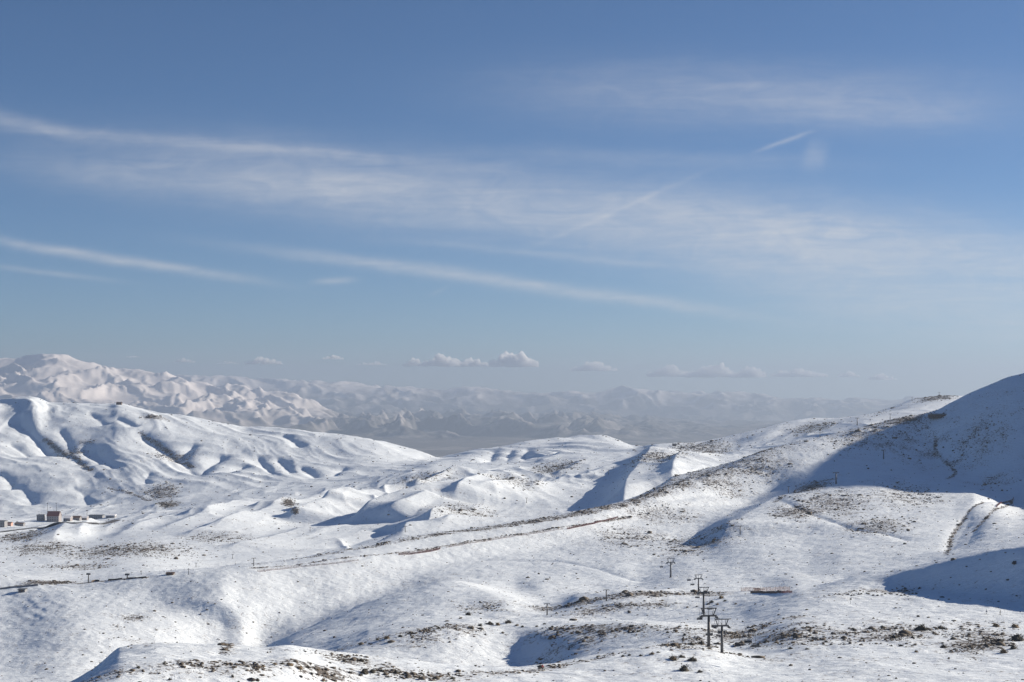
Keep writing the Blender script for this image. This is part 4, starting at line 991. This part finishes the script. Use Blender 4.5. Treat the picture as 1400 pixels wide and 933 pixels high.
# small tufts and stones beyond counting
def scatter(n):
    dens = np.clip(SCRUB - 0.12, 0, 0.6) ** 1.3 + 0.0035
    dens = dens * (0.25 + 1.6 * smooth(-0.1, 0.6, fbm(wx / 14, wy / 14, 2, 301)))
    okr = (rows > 285) & (rows < 4000)
    cell = np.gradient(rows)[:, None] * (np.gradient(UU)[None, :] / FPX * YG)
    wgt = dens * cell / np.maximum(YG, 1) ** 1.15 * okr[:, None] * ((UU > -60) & (UU < 1460))[None, :]
    cum = np.cumsum(wgt.ravel()); pick = np.searchsorted(cum, nrs.rand(n) * cum[-1])
    i, j = np.unravel_index(np.clip(pick, 0, Z.size - 1), Z.shape)
    i = np.clip(i, 1, NR - 2); j = np.clip(j, 1, NU - 2)
    du, dr = nrs.rand(n) - .5, nrs.rand(n) - .5
    y = rows[i] + dr * (rows[i + 1] - rows[i]); u = UU[j] + du * (UU[j + 1] - UU[j]); x = y * (u - UC) / FPX
    z = Z[i, j] + dr * (Z[i + 1, j] - Z[i, j]) + du * (Z[i, j + 1] - Z[i, j])
    size = np.exp(nrs.normal(-1.7, .55, n)) * (0.7 + y / 1100)
    g = (1 + 5 ** .5) / 2
    iv = np.array([(-1, g, 0), (1, g, 0), (-1, -g, 0), (1, -g, 0), (0, -1, g), (0, 1, g), (0, -1, -g), (0, 1, -g), (g, 0, -1), (g, 0, 1), (-g, 0, -1), (-g, 0, 1)]) / (1 + g * g) ** .5
    fi = np.array([(0, 11, 5), (0, 5, 1), (0, 1, 7), (0, 7, 10), (0, 10, 11), (1, 5, 9), (5, 11, 4), (11, 10, 2), (10, 7, 6), (7, 1, 8), (3, 9, 4), (3, 4, 2), (3, 2, 6), (3, 6, 8), (3, 8, 9), (4, 9, 5), (2, 4, 11), (6, 2, 10), (8, 6, 7), (9, 8, 1)])
    V = iv[None] * (1 + .45 * (nrs.rand(n, 12, 1) - .5)) * size[:, None, None]
    V[:, :, 0] *= (0.8 + .9 * nrs.rand(n))[:, None]; V[:, :, 2] *= (.45 + .5 * nrs.rand(n))[:, None]
    V += np.stack([x, y, z + size * .12], -1)[:, None, :]
    F = (fi[None] + (np.arange(n) * 12)[:, None, None]).reshape(-1, 3)
    me = bpy.data.meshes.new('scrub'); V = V.reshape(-1, 3).astype(np.float32)
    me.vertices.add(len(V)); me.vertices.foreach_set('co', V.ravel()); me.loops.add(F.size); me.loops.foreach_set('vertex_index', F.ravel().astype(np.int32))
    me.polygons.add(len(F)); me.polygons.foreach_set('loop_start', np.arange(0, F.size, 3, dtype=np.int32)); me.update(calc_edges=True)
    me.materials.append(M['scrub']); o = bpy.data.objects.new('scrub', me); COL.objects.link(o); o['kind'] = 'stuff'
    o['label'] = 'countless small dark tufts and stones poking through the snow'
M['scrub'] = plain_mat('scrub_and_stones', (0.10, 0.083, 0.066), 0.9, 0, 0.55, 0.35)
scatter(42000)

# ------------------------------------------------------------------ cumulus along the horizon
def cloud_mat():
    m, nt, out = new_mat('cumulus')
    v = N(nt, 'ShaderNodeVolumeScatter', Density=0.016, Anisotropy=0.0); v.inputs['Color'].default_value = (0.995, 0.99, 0.985, 1)
    nt.links.new(v.outputs[0], out.inputs['Volume'])
    return m
CM = cloud_mat()
def cloud(u, v0, v1, wpx, label, seed):
    import bmesh
    Yq = 51000.0 + seed * 90; s = Yq / FPX
    W, H_ = wpx * s, (v1 - v0) * s
    bm = bmesh.new(); r = np.random.RandomState(seed)
    n = max(5, int(wpx / 4.5))
    for i in range(n * 2):
        a = -1 + 2 * (i + r.uniform(0, 1)) / (2 * n); hh = (1 - abs(a) ** 1.7) * r.uniform(.45, 1.0)
        rad = H_ * r.uniform(.28, .45) * (0.55 + .45 * (1 - abs(a)))
        bmesh.ops.create_icosphere(bm, subdivisions=3, radius=rad, matrix=Matrix.Translation((a * W * .46, r.uniform(-.5, .5) * H_, max(hh * H_ - rad, 0.1 * H_))))
    co = np.array([q.co[:] for q in bm.verts]); k = 1.0 / (H_ * .3)
    d = fbm(co[:, 0] * k + seed, co[:, 2] * k + co[:, 1] * k * .5, 4, seed + 5) * H_ * .16
    for q, e_ in zip(bm.verts, d):
        nrm = q.normal; q.co += nrm * float(e_)
        if q.co.z < 0.06 * H_: q.co.z = 0.06 * H_ + (q.co.z - 0.06 * H_) * 0.15
    me = bpy.data.meshes.new('cumulus_cloud'); bm.to_mesh(me); bm.free(); me.materials.append(CM)
    me.polygons.foreach_set('use_smooth', [True] * len(me.polygons))
    o = bpy.data.objects.new('cumulus_cloud', me); COL.objects.link(o); o.location = ((u - UC) * s, Yq, -(v1 - VH) * s)
    tag(o, label, 'cloud', 'small cumulus clouds along the horizon')
for k, (u, v0, v1, w_, lab) in enumerate([(703,476,503,66,'tallest white cumulus cloud on the horizon, with a grey left flank'), (608,482,502,72,'round topped white cloud left of the tallest cloud'), (566,489,502,34,'small pale cloud, left of the round topped cloud'), (648,487,502,40,'small white cloud between the round topped and the tallest cloud'),
                          (812,492,508,66,'long low white cloud just right of the tallest cloud'), (915,497,516,66,'left half of the long white cloud bank above the dome'), (978,495,517,92,'middle of the long white cloud bank, its brightest part'), (1026,499,517,46,'right tip of the long white cloud bank'),
                          (1092,501,516,84,'thin flat white cloud right of the long bank'), (1160,505,516,32,'tiny cloud right of the thin flat cloud'), (1206,508,520,40,'faint small cloud nearest the right mountain'), (360,487,499,54,'pale flat cloud over the left part of the far range'), (456,484,492,32,'small grey wisp of cloud high above the far range'),
                          (182,485,489,20,'tiny grey wisp right of the far snowy summit'), (252,489,496,34,'grey flat cloud right of the tiny wisp'), (312,493,498,32,'grey flat cloud left of the pale flat cloud'), (508,493,500,44,'faint flat cloud left of the small pale cloud')]):
    cloud(u, v0, v1, w_, lab, k + 1)
